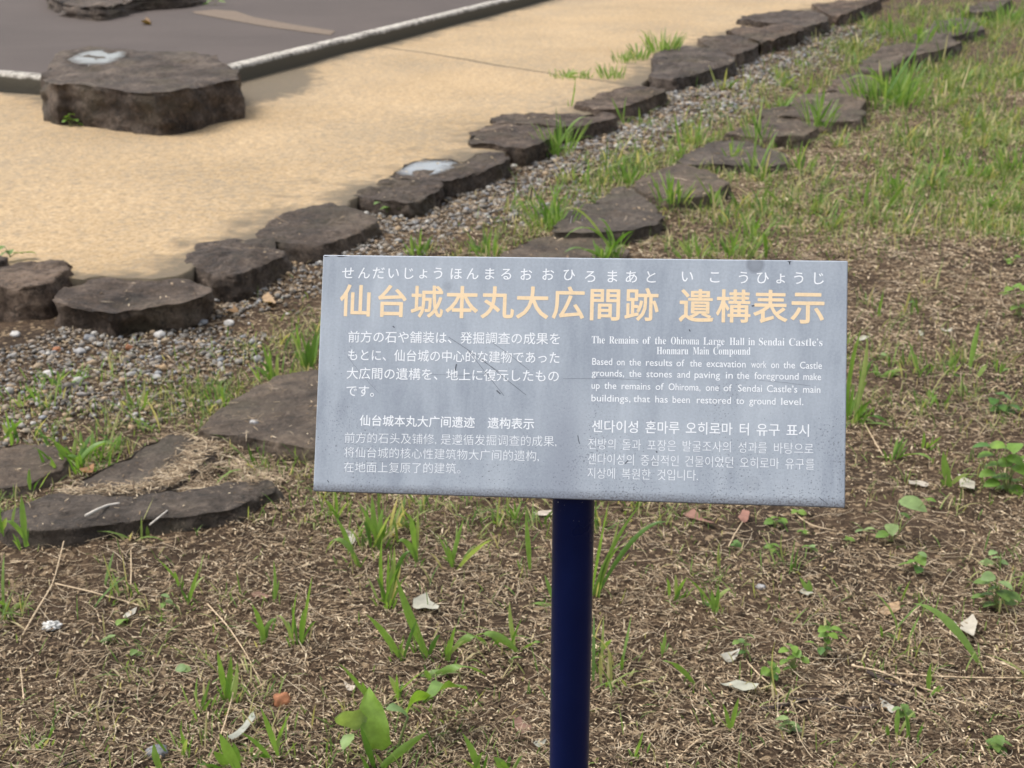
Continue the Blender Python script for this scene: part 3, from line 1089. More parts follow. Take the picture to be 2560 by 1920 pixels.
def box(cx, cy, cz, sx, sy, sz):
    V = np.array([(cx + a * sx / 2, cy + b * sy / 2, cz + c * sz / 2) for a in (-1, 1) for b in (-1, 1) for c in (-1, 1)])
    F = np.array([(0, 1, 3, 2), (4, 6, 7, 5), (0, 4, 5, 1), (2, 3, 7, 6), (0, 2, 6, 4), (1, 5, 7, 3)])
    return V, F


# flecks where the paint has come off near the top of the post
M_FLECK = mat_plain('bare_metal', (.45, .45, .46), .6, .3, .2, 60)


def on_post(x, y):
    d, o = ray(*px(8, x, y)), Vector((-PX_, -PY_, CAM_H))
    a, b_, c = d.x ** 2 + d.y ** 2, 2 * (o.x * d.x + o.y * d.y), o.x ** 2 + o.y ** 2 - (R + .0003) ** 2
    t = (-b_ - math.sqrt(max(0, b_ * b_ - 4 * a * c))) / (2 * a)
    return o + d * t


for pts_, w in (([(1477, 50), (1479, 58)], 5), ([(1516, 64), (1521, 66)], 5), ([(1556, 97), (1563, 99)], 5), ([(1596, 92), (1602, 100), (1615, 102)], 3), ([(1648, 114), (1655, 117)], 5), ([(1500, 134), (1505, 138)], 4),
                ([(1524, 116), (1529, 119)], 4), ([(1482, 112), (1474, 140), (1470, 160), (1467, 188)], 5), ([(1601, 148), (1602, 174)], 6), ([(1640, 45), (1644, 48)], 4), ([(1662, 55), (1668, 58)], 4), ([(1553, 882), (1556, 886)], 4)):
    q = [on_post(x, y) for x, y in pts_]
    V, F = [], []
    for i, p in enumerate(q):
        nn = Vector((-p.y, p.x, 0)).normalized() * (w * .00011)
        V += [tuple(p + nn), tuple(p - nn)]
        if i: F.append((2 * i - 2, 2 * i - 1, 2 * i + 1, 2 * i))
    fl = mesh_np('paint_fleck', np.array(V), np.array(F), M_FLECK, smooth=False)
    child_of(fl, post, Matrix.Translation((PX_, PY_, 0)))

# bracket in panel space: plate behind the sheet, web down to the post cap
V1, F1 = box(0, -.035, -.0155, .16, .11, .006)
V2, F2 = box(0, -.080, -.030, .03, .05, .022)
br = mesh_np('bracket', np.vstack([V1, V2]), np.vstack([F1, F2 + 8]), M_NAVY, smooth=False)
child_of(br, sign, SM)

# --- lettering
DG = None


def text_mesh(body, bold=0.0, spacing=1.0, scale=1.0):
    c = bpy.data.curves.new('lettering_source', 'FONT')
    c.body = body
    c.size = 1.0
    c.space_character = spacing
    c.offset = bold if bold < 0 else 0.0
    c.resolution_u = 3
    c.fill_mode = 'FRONT'
    o = bpy.data.objects.new('lettering_source', c)
    COL.objects.link(o)
    dg = bpy.context.evaluated_depsgraph_get()
    dg.update()
    me = bpy.data.meshes.new_from_object(o.evaluated_get(dg))
    n = len(me.vertices)
    a = np.empty(n * 3, np.float32)
    me.vertices.foreach_get('co', a)
    V = a.reshape(-1, 3).copy()
    F = [tuple(p.vertices) for p in me.polygons]
    bpy.data.objects.remove(o)
    bpy.data.meshes.remove(me)
    bpy.data.curves.remove(c)
    if bold > 0:
        # heavier strokes: the same glyph laid over itself, each copy a hair above the last
        Vs, Fs = [V], list(F)
        for i in range(8):
            q = V.copy()
            q[:, 0] += bold * math.cos(i * math.pi / 4)
            q[:, 1] += bold * math.sin(i * math.pi / 4)
            q[:, 2] += .000006 * (i + 1)
            Fs += [tuple(j + len(V) * (i + 1) for j in f) for f in F]
            Vs.append(q)
        V, F = np.vstack(Vs), Fs
    return V, F


EM_PX = SW / 1325.0      # metres on the panel per native photo pixel (roughly)


class Lettering:
    def __init__(s, name=None, mat=None): s.V, s.F, s.n, s.name, s.mat = [], [], 0, name, mat

    def flush(s):
        if s.name and s.V:
            s.build(s.name, s.mat)
            s.V, s.F, s.n = [], [], 0

    def add(s, V, F):
        s.V.append(V)
        s.F += [tuple(i + s.n for i in f) for f in F]
        s.n += len(V)

    def line(s, *a):
        s.put_line(*a)
        s.flush()

    def put_line(s, k, body, x0, x1, y0, y1, em, bold=0.0):
        """body from crop px x0 to x1 (centre heights y0, y1); em in crop px"""
        V, F = text_mesh(body, bold)
        sc = CROPS[k][2]
        a, b_ = on_panel(*px(k, x0, y0)), on_panel(*px(k, x1, y1))
        e = em / sc * EM_PX
        w = V[:, 0].max() - V[:, 0].min()
        dirx = (b_ - a)
        cy = .38 if any(ord(ch) > 0x2fff and ord(ch) < 0x1d000 for ch in body) else .26
        tx = (V[:, 0] - V[:, 0].min()) / w
        ty = (V[:, 1] - cy) * e
        up = Vector((-dirx.y, dirx.x)).normalized()
        Q = np.stack([a.x + dirx.x * tx + up.x * ty, a.y + dirx.y * tx + up.y * ty, V[:, 2]], 1)
        s.add(Q, F)

    def words(s, k, items, y0, y1, x0, x1, em, bold=0.0):
        """words each at its own start/end px"""
        for body, a, b_ in items:
            f0, f1 = (a - x0) / (x1 - x0), (b_ - x0) / (x1 - x0)
            s.put_line(k, body, a, b_, y0 + (y1 - y0) * f0, y0 + (y1 - y0) * f1, em, bold)
        s.flush()

    def chars(s, k, items, em, bold=0.0):
        """single characters centred on their own em box"""
        for ch, x, y in items:
            V, F = text_mesh(ch, bold)
            c = on_panel(*px(k, x, y))
            e = em / CROPS[k][2] * EM_PX
            Q = np.stack([c.x + (V[:, 0] - .5) * e, c.y + (V[:, 1] - .38) * e, V[:, 2]], 1)
            s.add(Q, F)
        s.flush()

    def build(s, name, mat, z=.00012):
        V = np.vstack(s.V)
        V[:, 2] += z
        me = bpy.data.meshes.new(name)
        me.from_pydata(V.tolist(), [], s.F)
        me.materials.append(mat)
        o = bpy.data.objects.new(name, me)
        COL.objects.link(o)
        child_of(o, panel, SM)
        return o


def serif(t):
    return ''.join(chr(0x1d400 + ord(c) - 65) if 'A' <= c <= 'Z' else chr(0x1d41a + ord(c) - 97) if 'a' <= c <= 'z' else c for c in t)


def mat_print(name, col):
    m, n, l, b = new_mat(name, .5, .4)
    P = objco(n)
    f = noise_n(n, l, P, 260, 3, .6)
    w = noise_n(n, l, P, 30, 4, .6)
    r = ramp(n, [(.30, tuple(c * .86 for c in col)), (.5, col)])
    l.new(math_n(n, l, 'MULTIPLY_ADD', f.outputs[0], .5, math_n(n, l, 'MULTIPLY', w.outputs[0], .5)), r.inputs[0])
    l.new(r.outputs[0], b.inputs['Base Color'])
    return m


M_WHITE = mat_print('white_print', (.80, .82, .84))
M_CREAM = mat_print('cream_print', (.81, .62, .39))

L = Lettering('reading_lettering', M_WHITE)
L.chars(5, [('せ', 240, 165), ('ん', 345, 165), ('だ', 442, 165), ('い', 540, 165), ('じ', 640, 167), ('ょ', 740, 163), ('う', 838, 167), ('ほ', 955, 170), ('ん', 1065, 170), ('ま', 1178, 171), ('る', 1290, 172),
            ('お', 1420, 175), ('お', 1565, 175), ('ひ', 1705, 176)], 92, .006)
L.chars(6, [('ろ', 190, 176), ('ま', 325, 177), ('あ', 445, 179), ('と', 567, 180)], 88, .006)
L.chars(6, [('い', 793, 176), ('こ', 965, 180), ('う', 1145, 184), ('ひ', 1262, 184), ('ょ', 1377, 182), ('う', 1490, 187), ('じ', 1610, 188)], 88, .006)
L = Lettering('title_lettering', M_CREAM)
L.chars(5, [('仙', 292, 348), ('台', 530, 352), ('城', 763, 356), ('本', 995, 359), ('丸', 1230, 361), ('大', 1463, 363), ('広', 1702, 364)], 232, .015)
L.chars(6, [('間', 281, 350), ('跡', 509, 352)], 219, .015)
L.chars(6, [('遺', 850, 359), ('構', 1081, 362), ('表', 1312, 365), ('示', 1546, 368)], 219, .015)
L = Lettering('japanese_lettering', M_WHITE)
L.line(5, '前方の石や舗装は、発掘調査の成果を', 241, 1645, 588, 602, 86, .004)
L.line(5, 'もとに、仙台城の中心的な建物であった', 240, 1642, 708, 728, 86, .004)
L.line(5, '大広間の遺構を、地上に復元したもの', 230, 1638, 830, 850, 86, .004)
L.line(5, 'です。', 228, 412, 946, 950, 86, .004)
L = Lettering('chinese_lettering', M_WHITE)
L.line(5, '仙台城本丸大广间遗迹', 317, 1080, 1143, 1157, 80, .010)
L.line(5, '遗构表示', 1165, 1474, 1160, 1167, 80, .010)
L.line(5, '前方的石头及铺修,', 218, 825, 1257, 1268, 78, -.011)
L.line(5, '是遵循发掘调查的成果,', 855, 1622, 1269, 1282, 78, -.011)
L.line(5, '将仙台城的核心性建筑物大广间的遗构,', 214, 1505, 1353, 1380, 78, -.011)
L.line(5, '在地面上复原了的建筑。', 212, 985, 1452, 1462, 78, -.011)
L = Lettering('english_lettering', M_WHITE)
for body, x0, x1 in (('The', 198, 280), ('Remains', 307, 488), ('of', 516, 565), ('the', 592, 662), ('Ohiroma', 692, 868), ('Large', 894, 1026), ('Hall', 1058, 1150), ('in', 1174, 1216), ('Sendai', 1240, 1400), ('Castle’s', 1428, 1637)):
    f0, f1 = (x0 - 198) / 1439, (x1 - 198) / 1439
    L.put_line(6, serif(body), x0, x1, 577 + 17 * f0, 577 + 17 * f1, 68, -.004)
L.flush()
for body, x0, x1 in (('Honmaru', 603, 800), ('Main', 829, 930), ('Compound', 956, 1188)):
    L.put_line(6, serif(body), x0, x1, 645 + 3 * (x0 - 603) / 585, 645 + 3 * (x1 - 603) / 585, 68, -.004)
L.flush()
L.words(6, [('Based', 201, 326), ('on', 354, 403), ('the', 431, 506), ('results', 536, 700), ('of', 726, 776), ('the', 810, 884), ('excavation', 914, 1158), ('work', 1192, 1288), ('on', 1316, 1366), ('the', 1393, 1466), ('Castle', 1496, 1634)], 712, 738, 201, 1634, 62, .004)
L.words(6, [('grounds,', 198, 400), ('the', 430, 508), ('stones', 539, 698), ('and', 731, 810), ('paving', 839, 998), ('in', 1034, 1078), ('the', 1102, 1180), ('foreground', 1212, 1488), ('make', 1518, 1628)], 783, 808, 198, 1628, 62, .004)
L.words(6, [('up', 197, 248), ('the', 276, 352), ('remains', 384, 564), ('of', 596, 647), ('Ohiroma,', 677, 876), ('one', 909, 990), ('of', 1020, 1072), ('Sendai', 1110, 1260), ('Castle’s', 1290, 1480), ('main', 1516, 1624)], 861, 888, 197, 1624, 62, .004)
L.words(6, [('buildings,', 196, 440), ('that', 458, 562), ('has', 594, 672), ('been', 702, 810), ('restored', 853, 1066), ('to', 1098, 1148), ('ground', 1180, 1344), ('level.', 1380, 1518)], 940, 964, 196, 1518, 62, .004)
L = Lettering('korean_lettering', M_WHITE)
L.words(6, [('센다이성', 199, 486), ('혼마루', 533, 745), ('오히로마', 784, 1076), ('터', 1121, 1178), ('유구', 1226, 1370), ('표시', 1412, 1553)], 1110, 1138, 199, 1553, 84, .007)
L.words(6, [('전방의', 176, 345), ('돌과', 388, 505), ('포장은', 545, 724), ('발굴조사의', 765, 1064), ('성과를', 1112, 1290), ('바탕으로', 1335, 1580)], 1220, 1252, 176, 1580, 76, -.011)
L.words(6, [('센다이성의', 174, 460), ('중심적인', 503, 740), ('건물이었던', 780, 1080), ('오히로마', 1122, 1366), ('유구를', 1405, 1586)], 1314, 1348, 174, 1586, 76, -.011)
L.words(6, [('지상에', 172, 342), ('복원한', 385, 565), ('것입니다.', 607, 860)], 1402, 1418, 172, 860, 76, -.011)

# chipped black paint, scratches and scuffs on the panel
M_CHIPPED = mat_plain('bare_black', (.012, .013, .018), .6, .3, .2, 60)
L = Lettering()
for pts_ in ([(5, 74, 42), (5, 240, 42), (5, 205, 58), (5, 180, 60), (5, 160, 54), (5, 120, 53), (5, 95, 58), (5, 74, 58)],
             [(5, 553, 48), (5, 569, 48), (5, 566, 58), (5, 558, 59)],
             [(6, 1375, 75), (6, 1460, 77), (6, 1444, 84), (6, 1436, 88), (6, 1435, 104), (6, 1431, 104), (6, 1428, 90), (6, 1415, 80)],
             [(6, 1755, 79), (6, 1801, 80), (6, 1800, 88), (6, 1790, 84)]):
    q = [on_panel(*px(k, x, y)) for k, x, y in pts_]
    L.add(np.array([(min(max(p.x, -SW / 2 + .0013), SW / 2 - .0013), min(p.y, SH / 2 - .0013), 0) for p in q]), [tuple(range(len(q)))[::-1]])
    L.build('chipped_paint', M_CHIPPED)
    L = Lettering()
M_SCRATCH = mat_plain('scratch', (.10, .11, .13), .6, .3, .2, 60)
L = Lettering()
for k, pts_, w in ((5, [(905, 590), (1030, 672), (1275, 982)], .9), (5, [(1030, 672), (1150, 760), (1240, 820)], .8), (5, [(1200, 630), (1300, 700), (1440, 810)], .7), (5, [(1130, 740), (1300, 880), (1420, 975)], .9),
                   (5, [(790, 838), (1000, 845), (1180, 838)], .5), (5, [(235, 720), (330, 840), (440, 960)], .5), (5, [(958, 770), (950, 812)], 3.0), (5, [(1225, 945), (1250, 968)], 3.0), (5, [(1765, 1245), (1768, 1275), (1774, 1298)], 1.2),
                   (5, [(102, 1540), (112, 1555)], 2.5), (6, [(1615, 1555), (1660, 1590), (1675, 1600)], 1.6), (6, [(110, 1168), (116, 1200), (124, 1222)], 1.3), (6, [(405, 1345), (425, 1325)], 2.6), (6, [(600, 1266), (606, 1276)], 4),
                   (6, [(20, 815), (300, 812), (500, 822)], .5), (6, [(1240, 825), (1400, 838), (1560, 860)], .5), (6, [(1195, 362), (1212, 358)], 3.5), (6, [(805, 508), (812, 520)], 3), (5, [(536, 518), (548, 528)], 3)):
    q = [on_panel(*px(k, x, y)) for x, y in pts_]
    for a, b_ in zip(q, q[1:]):
        d = (b_ - a).normalized()
        nn = Vector((-d.y, d.x)) * (w * .00022)
        L.add(np.array([(*(a + nn), 0), (*(a - nn), 0), (*(b_ - nn), 0), (*(b_ + nn), 0)]), [(0, 1, 2, 3)])
    L.build('scratch', M_SCRATCH, .00024)
    L = Lettering()

# ------------------------------------------------------------------ scattered ground cover (nobody could count it)


def sample(n, ymin, ymax, margin=.5, power=1.0):
    """points on the ground in and around the view; power>0 thins them with distance"""
    y = ymin * (ymax / ymin) ** rng.random(n) if power else ymin + (ymax - ymin) * rng.random(n)
    hw = y * .41 + margin
    x = (rng.random(n) * 2 - 1) * hw
    return x, y


def tri_pebbles(n_sub=1):
    import bmesh
    bm = bmesh.new()
    bmesh.ops.create_icosphere(bm, subdivisions=n_sub, radius=1)
    V = np.array([v.co[:] for v in bm.verts])
    F = np.array([[v.index for v in f.verts] for f in bm.faces])
    bm.free()
    return V, F


def rot_z(a):
    c, s = np.cos(a), np.sin(a)
    return c, s


def pebbles(name, x, y, z, size, mat, label, sub=1, flat=.6):
    bV, bF = tri_pebbles(sub)
    n = len(x)
    nv = len(bV)
    s = size[:, None] * np.stack([rng.uniform(.75, 1.25, n), rng.uniform(.6, 1.0, n), rng.uniform(.38, .75, n) * flat / .6], 1)
    V = np.repeat(bV[None], n, 0)
    V = V * (1 + (rng.random((n, nv, 1)) - .5) * .38)
    V = V * s[:, None, :]
    tilt = rng.normal(0, .3, n)
    c, q = np.cos(tilt)[:, None], np.sin(tilt)[:, None]
    Y = V[:, :, 1] * c - V[:, :, 2] * q
    Z = V[:, :, 1] * q + V[:, :, 2] * c
    a = rng.random(n) * 6.283
    c, q = np.cos(a)[:, None], np.sin(a)[:, None]
    X2 = V[:, :, 0] * c - Y * q
    Y2 = V[:, :, 0] * q + Y * c
    P = np.stack([X2 + x[:, None], Y2 + y[:, None], Z + (z + s[:, 2] * .35)[:, None]], -1).reshape(-1, 3)
    F = (bF[None] + (np.arange(n) * nv)[:, None, None]).reshape(-1, 3)
    o = mesh_np(name, P, F, mat)
    return tag(o, label, None, None, 'stuff')


def gravel_w(x, y):
    s, t = st(x, y)
    # gravel bed between the two rows, thinning out raggedly to the right; behind the row-one stones there is none
    w = vnoise(x * 2.2, y * 2.2, 41) * .55 + vnoise(x * 7, y * 7, 42) * .3
    lim = .54 + .12 * np.clip(s / 4, -.2, 1.5) - .13 * np.clip((.9 - s) / .8, 0, 1)
    k = np.clip((lim + (w - .42) * .7 - t) / .22, 0, 1)
    return k * (t > -.28) * (t < 2)


# gravel
x, y = sample(150000, 3.3, 13.5, .9)
m = (rng.random(len(x)) < gravel_w(x, y) * np.clip(y / 5, .55, 1)) & (in_stone(x, y) < 0)
x, y = x[m], y[m]
sz = np.exp(rng.normal(math.log(.0070), .42, len(x))) * np.clip(y / 5.5, .9, 1.6)
print('gravel', len(x))
pebbles('gravel', x, y, gh(x, y) + rng.random(len(x)) * .006, np.clip(sz, .004, .022), M_GRAVEL, 'grey and tan river gravel between the two rows of stones')


def strips(name, x, y, z, length, width, mat, label, seg=3, curve=.25, lift=.006, pitch=.12, thick=.5):
    """thin curved three-sided straws lying on the ground"""
    n = len(x)
    a = rng.random(n) * 6.283
    cv = rng.normal(0, curve, n)
    pt = rng.normal(0, pitch, n)
    zz = z + rng.random(n) * lift
    t = np.linspace(-.5, .5, seg + 1)
    ring = seg + 1
    V = np.empty((n, ring, 3, 3))
    for k, tk in enumerate(t):
        ang = a + cv * tk * 2
        cx = x + np.cos(a) * length * tk - np.sin(a) * cv * length * (tk * tk - .08)
        cy = y + np.sin(a) * length * tk + np.cos(a) * cv * length * (tk * tk - .08)
        cz = zz + np.abs(pt) * length * (tk + .5) + width * .3
        w = width * (.5 if k in (0, seg) else 1.0) * .5
        V[:, k, 0] = np.stack([cx - np.sin(ang) * w, cy + np.cos(ang) * w, cz], -1)
        V[:, k, 1] = np.stack([cx + np.sin(ang) * w, cy - np.cos(ang) * w, cz], -1)
        V[:, k, 2] = np.stack([cx, cy, cz + w * 2 * thick], -1)
    F = []
    for k in range(seg):
        for j in range(3):
            j2 = (j + 1) % 3
            F.append((k * 3 + j, k * 3 + j2, (k + 1) * 3 + j2, (k + 1) * 3 + j))
    F = np.array(F)
    F = (F[None] + (np.arange(n) * ring * 3)[:, None, None]).reshape(-1, 4)
    o = mesh_np(name, V.reshape(-1, 3), F, mat, smooth=True)
    return tag(o, label, None, None, 'stuff')


def soil_w(x, y):
    s, t = st(x, y)
    return np.clip((t - .30) / .35, 0.42, 1) * (t > -.28)


def place_z(x, y, keep):
    """soil height, or the top of a stone for the few pieces that lie on one"""
    z = gh(x, y)
    h = in_stone(x, y)
    ok = np.ones(len(x), bool)
    for i in np.nonzero(h >= 0)[0]:
        k = h[i]
        if rng.random() > keep or STONES[k][2] > .2:
            ok[i] = False
            continue
        r_ = STONES[k][1].ray_cast(Vector((x[i], y[i], 2)), Vector((0, 0, -1)))
        if r_[0] is None: ok[i] = False
        else: z[i] = r_[0].z + .0005
    return z, ok


# straw and pine needles
x, y = sample(120000, 1.75, 11, 1.1)
patch = vnoise(x * 3.1, y * 3.1, 51) * .6 + vnoise(x * 9, y * 9, 52) * .5
m = rng.random(len(x)) < soil_w(x, y) * np.clip(patch * 2.2 - .45, .12, 1)
x, y = x[m], y[m]
z, ok = place_z(x, y, .07)
x, y, z = x[ok], y[ok], z[ok]
n = len(x)
print('straw', n)
ln = np.exp(rng.normal(math.log(.026), .6, n)) * np.clip(y / 3.4, 1, 1.6)
strips('straw_litter', x, y, z, np.clip(ln, .010, .12), rng.uniform(.0007, .0016, n) * np.clip(y / 3.2, 1, 2.2), M_LITTER, 'dry straw and pine needles scattered over the soil', 4, .38, .008, .09)

# chips and seed husks
x, y = sample(260000, 1.75, 10, 1.1)
patch = vnoise(x * 2.3, y * 2.3, 53) * .6 + vnoise(x * 8, y * 8, 54) * .5
m = rng.random(len(x)) < soil_w(x, y) * np.clip(patch * 2.2 - .5, .06, 1)
x, y = x[m], y[m]
z, ok = place_z(x, y, .07)
x, y, z = x[ok], y[ok], z[ok]
n = len(x)
print('chips', n)
strips('wood_chips', x, y, z, np.clip(np.exp(rng.normal(math.log(.0075), .42, n)), .0035, .022) * np.clip(y / 3.2, 1, 2.0), rng.uniform(.0016, .0044, n) * np.clip(y / 3.2, 1, 1.8), M_CHIP, 'small wood chips and husks over the soil', 2, .3, .006, .25, .45)

# clippings drifted over the flat slabs on the left
hx, hy = [], []
for (ax_, ay_, bx_, by_, n_h, sg) in ((1280, 1290, 1000, 1500, 700, 60), (1000, 1500, 1640, 1490, 800, 45), (1450, 1330, 1650, 1420, 600, 80), (350, 1545, 950, 1530, 350, 30), (1180, 1200, 1300, 1260, 120, 30)):
    f_ = rng.random(n_h)
    for fi in f_:
        q_ = g(*px(4, ax_ + (bx_ - ax_) * fi + rng.normal(0, sg), ay_ + (by_ - ay_) * fi + rng.normal(0, sg * .6)), .03)
        hx.append(q_.x)
        hy.append(q_.y)
hx, hy = np.array(hx), np.array(hy)
hz, ok = place_z(hx, hy, 1.0)
hx, hy, hz = hx[ok], hy[ok], hz[ok]
n = len(hx)
strips('straw_clippings', hx, hy, hz, np.clip(np.exp(rng.normal(math.log(.022), .6, n)), .006, .08), rng.uniform(.0014, .0032, n), M_LITTER, 'pale dry clippings drifted over the flat slabs', 3, .3, .008, .12)

# crumbs of earth
x, y = sample(26000, 1.75, 7, .45)
m = rng.random(len(x)) < soil_w(x, y)
x, y = x[m], y[m]
m = in_stone(x, y) < 0
x, y = x[m], y[m]
pebbles('soil_crumbs', x, y, gh(x, y) - .002, np.clip(np.exp(rng.normal(math.log(.0045), .4, len(x))), .002, .009), M_CLOD, 'crumbs of brown earth', 1, .7)


# --- grass blades
def blades(x, y, z, height, width, az, lean, curl, seg=4, twist=None, tip=.08):
    n = len(x)
    tw = rng.normal(0, .5, n) if twist is None else twist
    V = np.empty((n, seg + 1, 2, 3))
    dx, dy = np.cos(az), np.sin(az)
    wx, wy = np.cos(az + math.pi / 2 + tw), np.sin(az + math.pi / 2 + tw)
    ang = lean.copy()
    cx, cy, cz = x.copy(), y.copy(), z.copy()
    for k in range(seg + 1):
        t = k / seg
        w = width * .5 * (min(1.0, .55 + t * 1.5) if t < .45 else (1 - ((t - .45) / .55) ** 1.7) * (1 - tip) + tip * (t < 1))
        V[:, k, 0] = np.stack([cx - wx * w, cy - wy * w, cz], -1)
        V[:, k, 1] = np.stack([cx + wx * w, cy + wy * w, cz], -1)
        step = height / seg
        ang = ang + curl / seg
        cx = cx + dx * np.sin(ang) * step
        cy = cy + dy * np.sin(ang) * step
        cz = np.maximum(cz + np.cos(ang) * step, z + .001)
    F = np.array([(2 * k, 2 * k + 1, 2 * k + 3, 2 * k + 2) for k in range(seg)])
    F = (F[None] + (np.arange(n) * (seg + 1) * 2)[:, None, None]).reshape(-1, 4)
    return V.reshape(-1, 3), F


GRASSY = [(2400, 60, 1.0, 1.5), (2520, 200, 1.0, 1.0), (2250, 200, 1.0, .7), (2100, 130, .9, .6), (2380, 260, .7, .5), (2520, 340, .9, .6), (2545, 450, .9, .5), (2400, 430, .6, .3), (2230, 480, .5, .35),
          (2050, 470, .45, .3), (1900, 550, .7, .3), (2050, 560, .65, .35), (2350, 530, .8, .38), (2470, 555, .8, .35), (2200, 570, .5, .3), (1800, 600, .6, .25), (1750, 380, .8, .35), (1650, 430, .9, .35), (1500, 480, .7, .35),
          (1400, 560, .7, .3), (1300, 600, .5, .25), (1850, 280, .8, .4), (1950, 230, .9, .4), (2000, 150, .8, .5), (1250, 640, .5, .2), (1650, 330, .35, .25), (1750, 250, .3, .25), (2200, 60, .8, .8), (2650, 500, .8, .6),
          (150, 960, .9, .28), (60, 1010, 1.0, .28), (300, 1000, .8, .28), (450, 1000, .9, .28), (-60, 1080, 1.0, .3), (550, 930, .6, .2), (650, 880, .7, .2), (720, 840, .8, .2), (750, 900, .8, .2), (200, 930, .7, .2), (60, 1080, .8, .15),
          (230, 1150, .6, .12), (0, 1250, .5, .15), (780, 1150, .4, .15), (830, 1290, .4, .13), (900, 1340, .25, .15), (1080, 1285, .35, .13), (1200, 1290, .35, .12), (1600, 1270, .25, .13), (600, 1860, .22, .10),
          (1000, 1850, .2, .13), (100, 1850, .15, .13), (2500, 1500, .4, .18), (2450, 1450, .25, .18), (2200, 1040, .4, .18), (2150, 900, .4, .13), (2480, 900, .2, .18), (2510, 1030, .35, .15), (2510, 1200, .5, .13),
          (1480, 570, .7, .18), (1580, 480, .8, .18), (1710, 450, .7, .18), (1800, 390, .9, .2), (1890, 350, 1.0, .22), (2010, 290, 1.0, .28), (2130, 210, 1.0, .36), (2220, 150, 1.0, .45), (1420, 480, .5, .16), (1330, 570, .5, .16),
          (2100, 1660, .15, .15), (480, 1560, .12, .2), (1850, 1500, .12, .2), (-150, 1000, .8, .3)]


def grass_w(x, y):
    """share of fine grass over the soil: patches set where it grows"""
    w = np.full(len(x), .035)
    for (gx_, gy_, d_, r_) in GRASSY:
        c_ = g(gx_, gy_)
        w = np.maximum(w, d_ * np.exp(-((x - c_.x) ** 2 + (y - c_.y) ** 2) / (r_ * 1.25) ** 2))
    s, t = st(x, y)
    p = vnoise(x * 2.1, y * 2.1, 61) * .5 + vnoise(x * 6.7, y * 6.7, 62) * .5
    return np.clip(w * (p * 2.2 - .3), 0, 1) * (t > .02) * np.clip((t - .28 + .10 * np.clip((1.0 - s) / .8, 0, 1)) / .30, .10, 1)


x, y = sample(480000, 1.8, 17, .9)
m = (rng.random(len(x)) < grass_w(x, y))
x, y = x[m], y[m]
m = in_stone(x, y) < 0
x, y = x[m], y[m]
hs_ = np.ones(len(x))
# the same growth gathers into clumps of taller blades
cx_, cy_ = sample(7000, 2.2, 17, .7)
keep = (rng.random(len(cx_)) < grass_w(cx_, cy_) * 1.0) & (in_stone(cx_, cy_) < 0)
cx_, cy_ = cx_[keep], cy_[keep]
nb = rng.integers(7, 22, len(cx_))
bx = np.repeat(cx_, nb) + rng.normal(0, .022, nb.sum())
by = np.repeat(cy_, nb) + rng.normal(0, .022, nb.sum())
clump_h = np.repeat(np.exp(rng.normal(math.log(1.6), .38, len(cx_))), nb)
x, y, hs_ = np.concatenate([x, bx]), np.concatenate([y, by]), np.concatenate([hs_, clump_h])
m = in_stone(x, y) < 0
x, y, hs_ = x[m], y[m], hs_[m]
n = len(x)
print('grass', n)
hh = np.clip(np.exp(rng.normal(math.log(.036), .5, n)), .012, .085) * np.clip(y / 5, .8, 1.5) * np.clip(hs_, .6, 2.2)
V, F = blades(x, y, gh(x, y) - .002, hh, rng.uniform(.0018, .0042, n) * np.clip(y / 4.5, .9, 1.8) * hs_ ** .8, rng.random(n) * 6.283, np.abs(rng.normal(.35, .35, n)), rng.normal(.7, .6, n))
tag(mesh_np('grass', V, F, M_GRASS_FAR), 'fine short grass and withered blades over the slope', None, None, 'stuff')


# ------------------------------------------------------------------ tufts and single blades of grass, one thing each
def bezier_blade(B, T, arch, width, seed, seg=9, side=0.0):
    r = random.Random(seed)
    L_ = (T - B).length
    view = Vector((B.x, B.y, 0)).normalized()
    right = Vector((view.y, -view.x, 0))
    M1 = B.lerp(T, .35) + Vector((0, 0, arch * L_)) + right * side * L_
    M2 = B.lerp(T, .72) + Vector((0, 0, arch * L_ * 1.05)) + right * side * L_
    tw = r.uniform(-.9, .9)
    V, F = [], []
    for k in range(seg + 1):
        t = k / seg
        u_ = 1 - t
        P = B * u_ ** 3 + M1 * (3 * u_ * u_ * t) + M2 * (3 * u_ * t * t) + T * t ** 3
        D = ((M1 - B) * (3 * u_ * u_) + (M2 - M1) * (6 * u_ * t) + (T - M2) * (3 * t * t)).normalized()
        a = tw + (r.random() - .5) * .1 + t * r.uniform(-.3, .3)
        W = (right * math.cos(a) + view * math.sin(a))
        W = (W - D * W.dot(D)).normalized()
        N_ = W.cross(D)
        w = width * .5 * (.45 + 1.5 * t if t < .36 else max(.03, (1 - ((t - .36) / .64) ** 1.8)))
        V += [P - W * w, P + N_ * w * .35, P + W * w]
        if k:
            a_, b_ = (k - 1) * 3, k * 3
            F += [(a_, a_ + 1, b_ + 1, b_), (a_ + 1, a_ + 2, b_ + 2, b_ + 1)]
    return V, F


NT = [0]
WIDE = 1.3


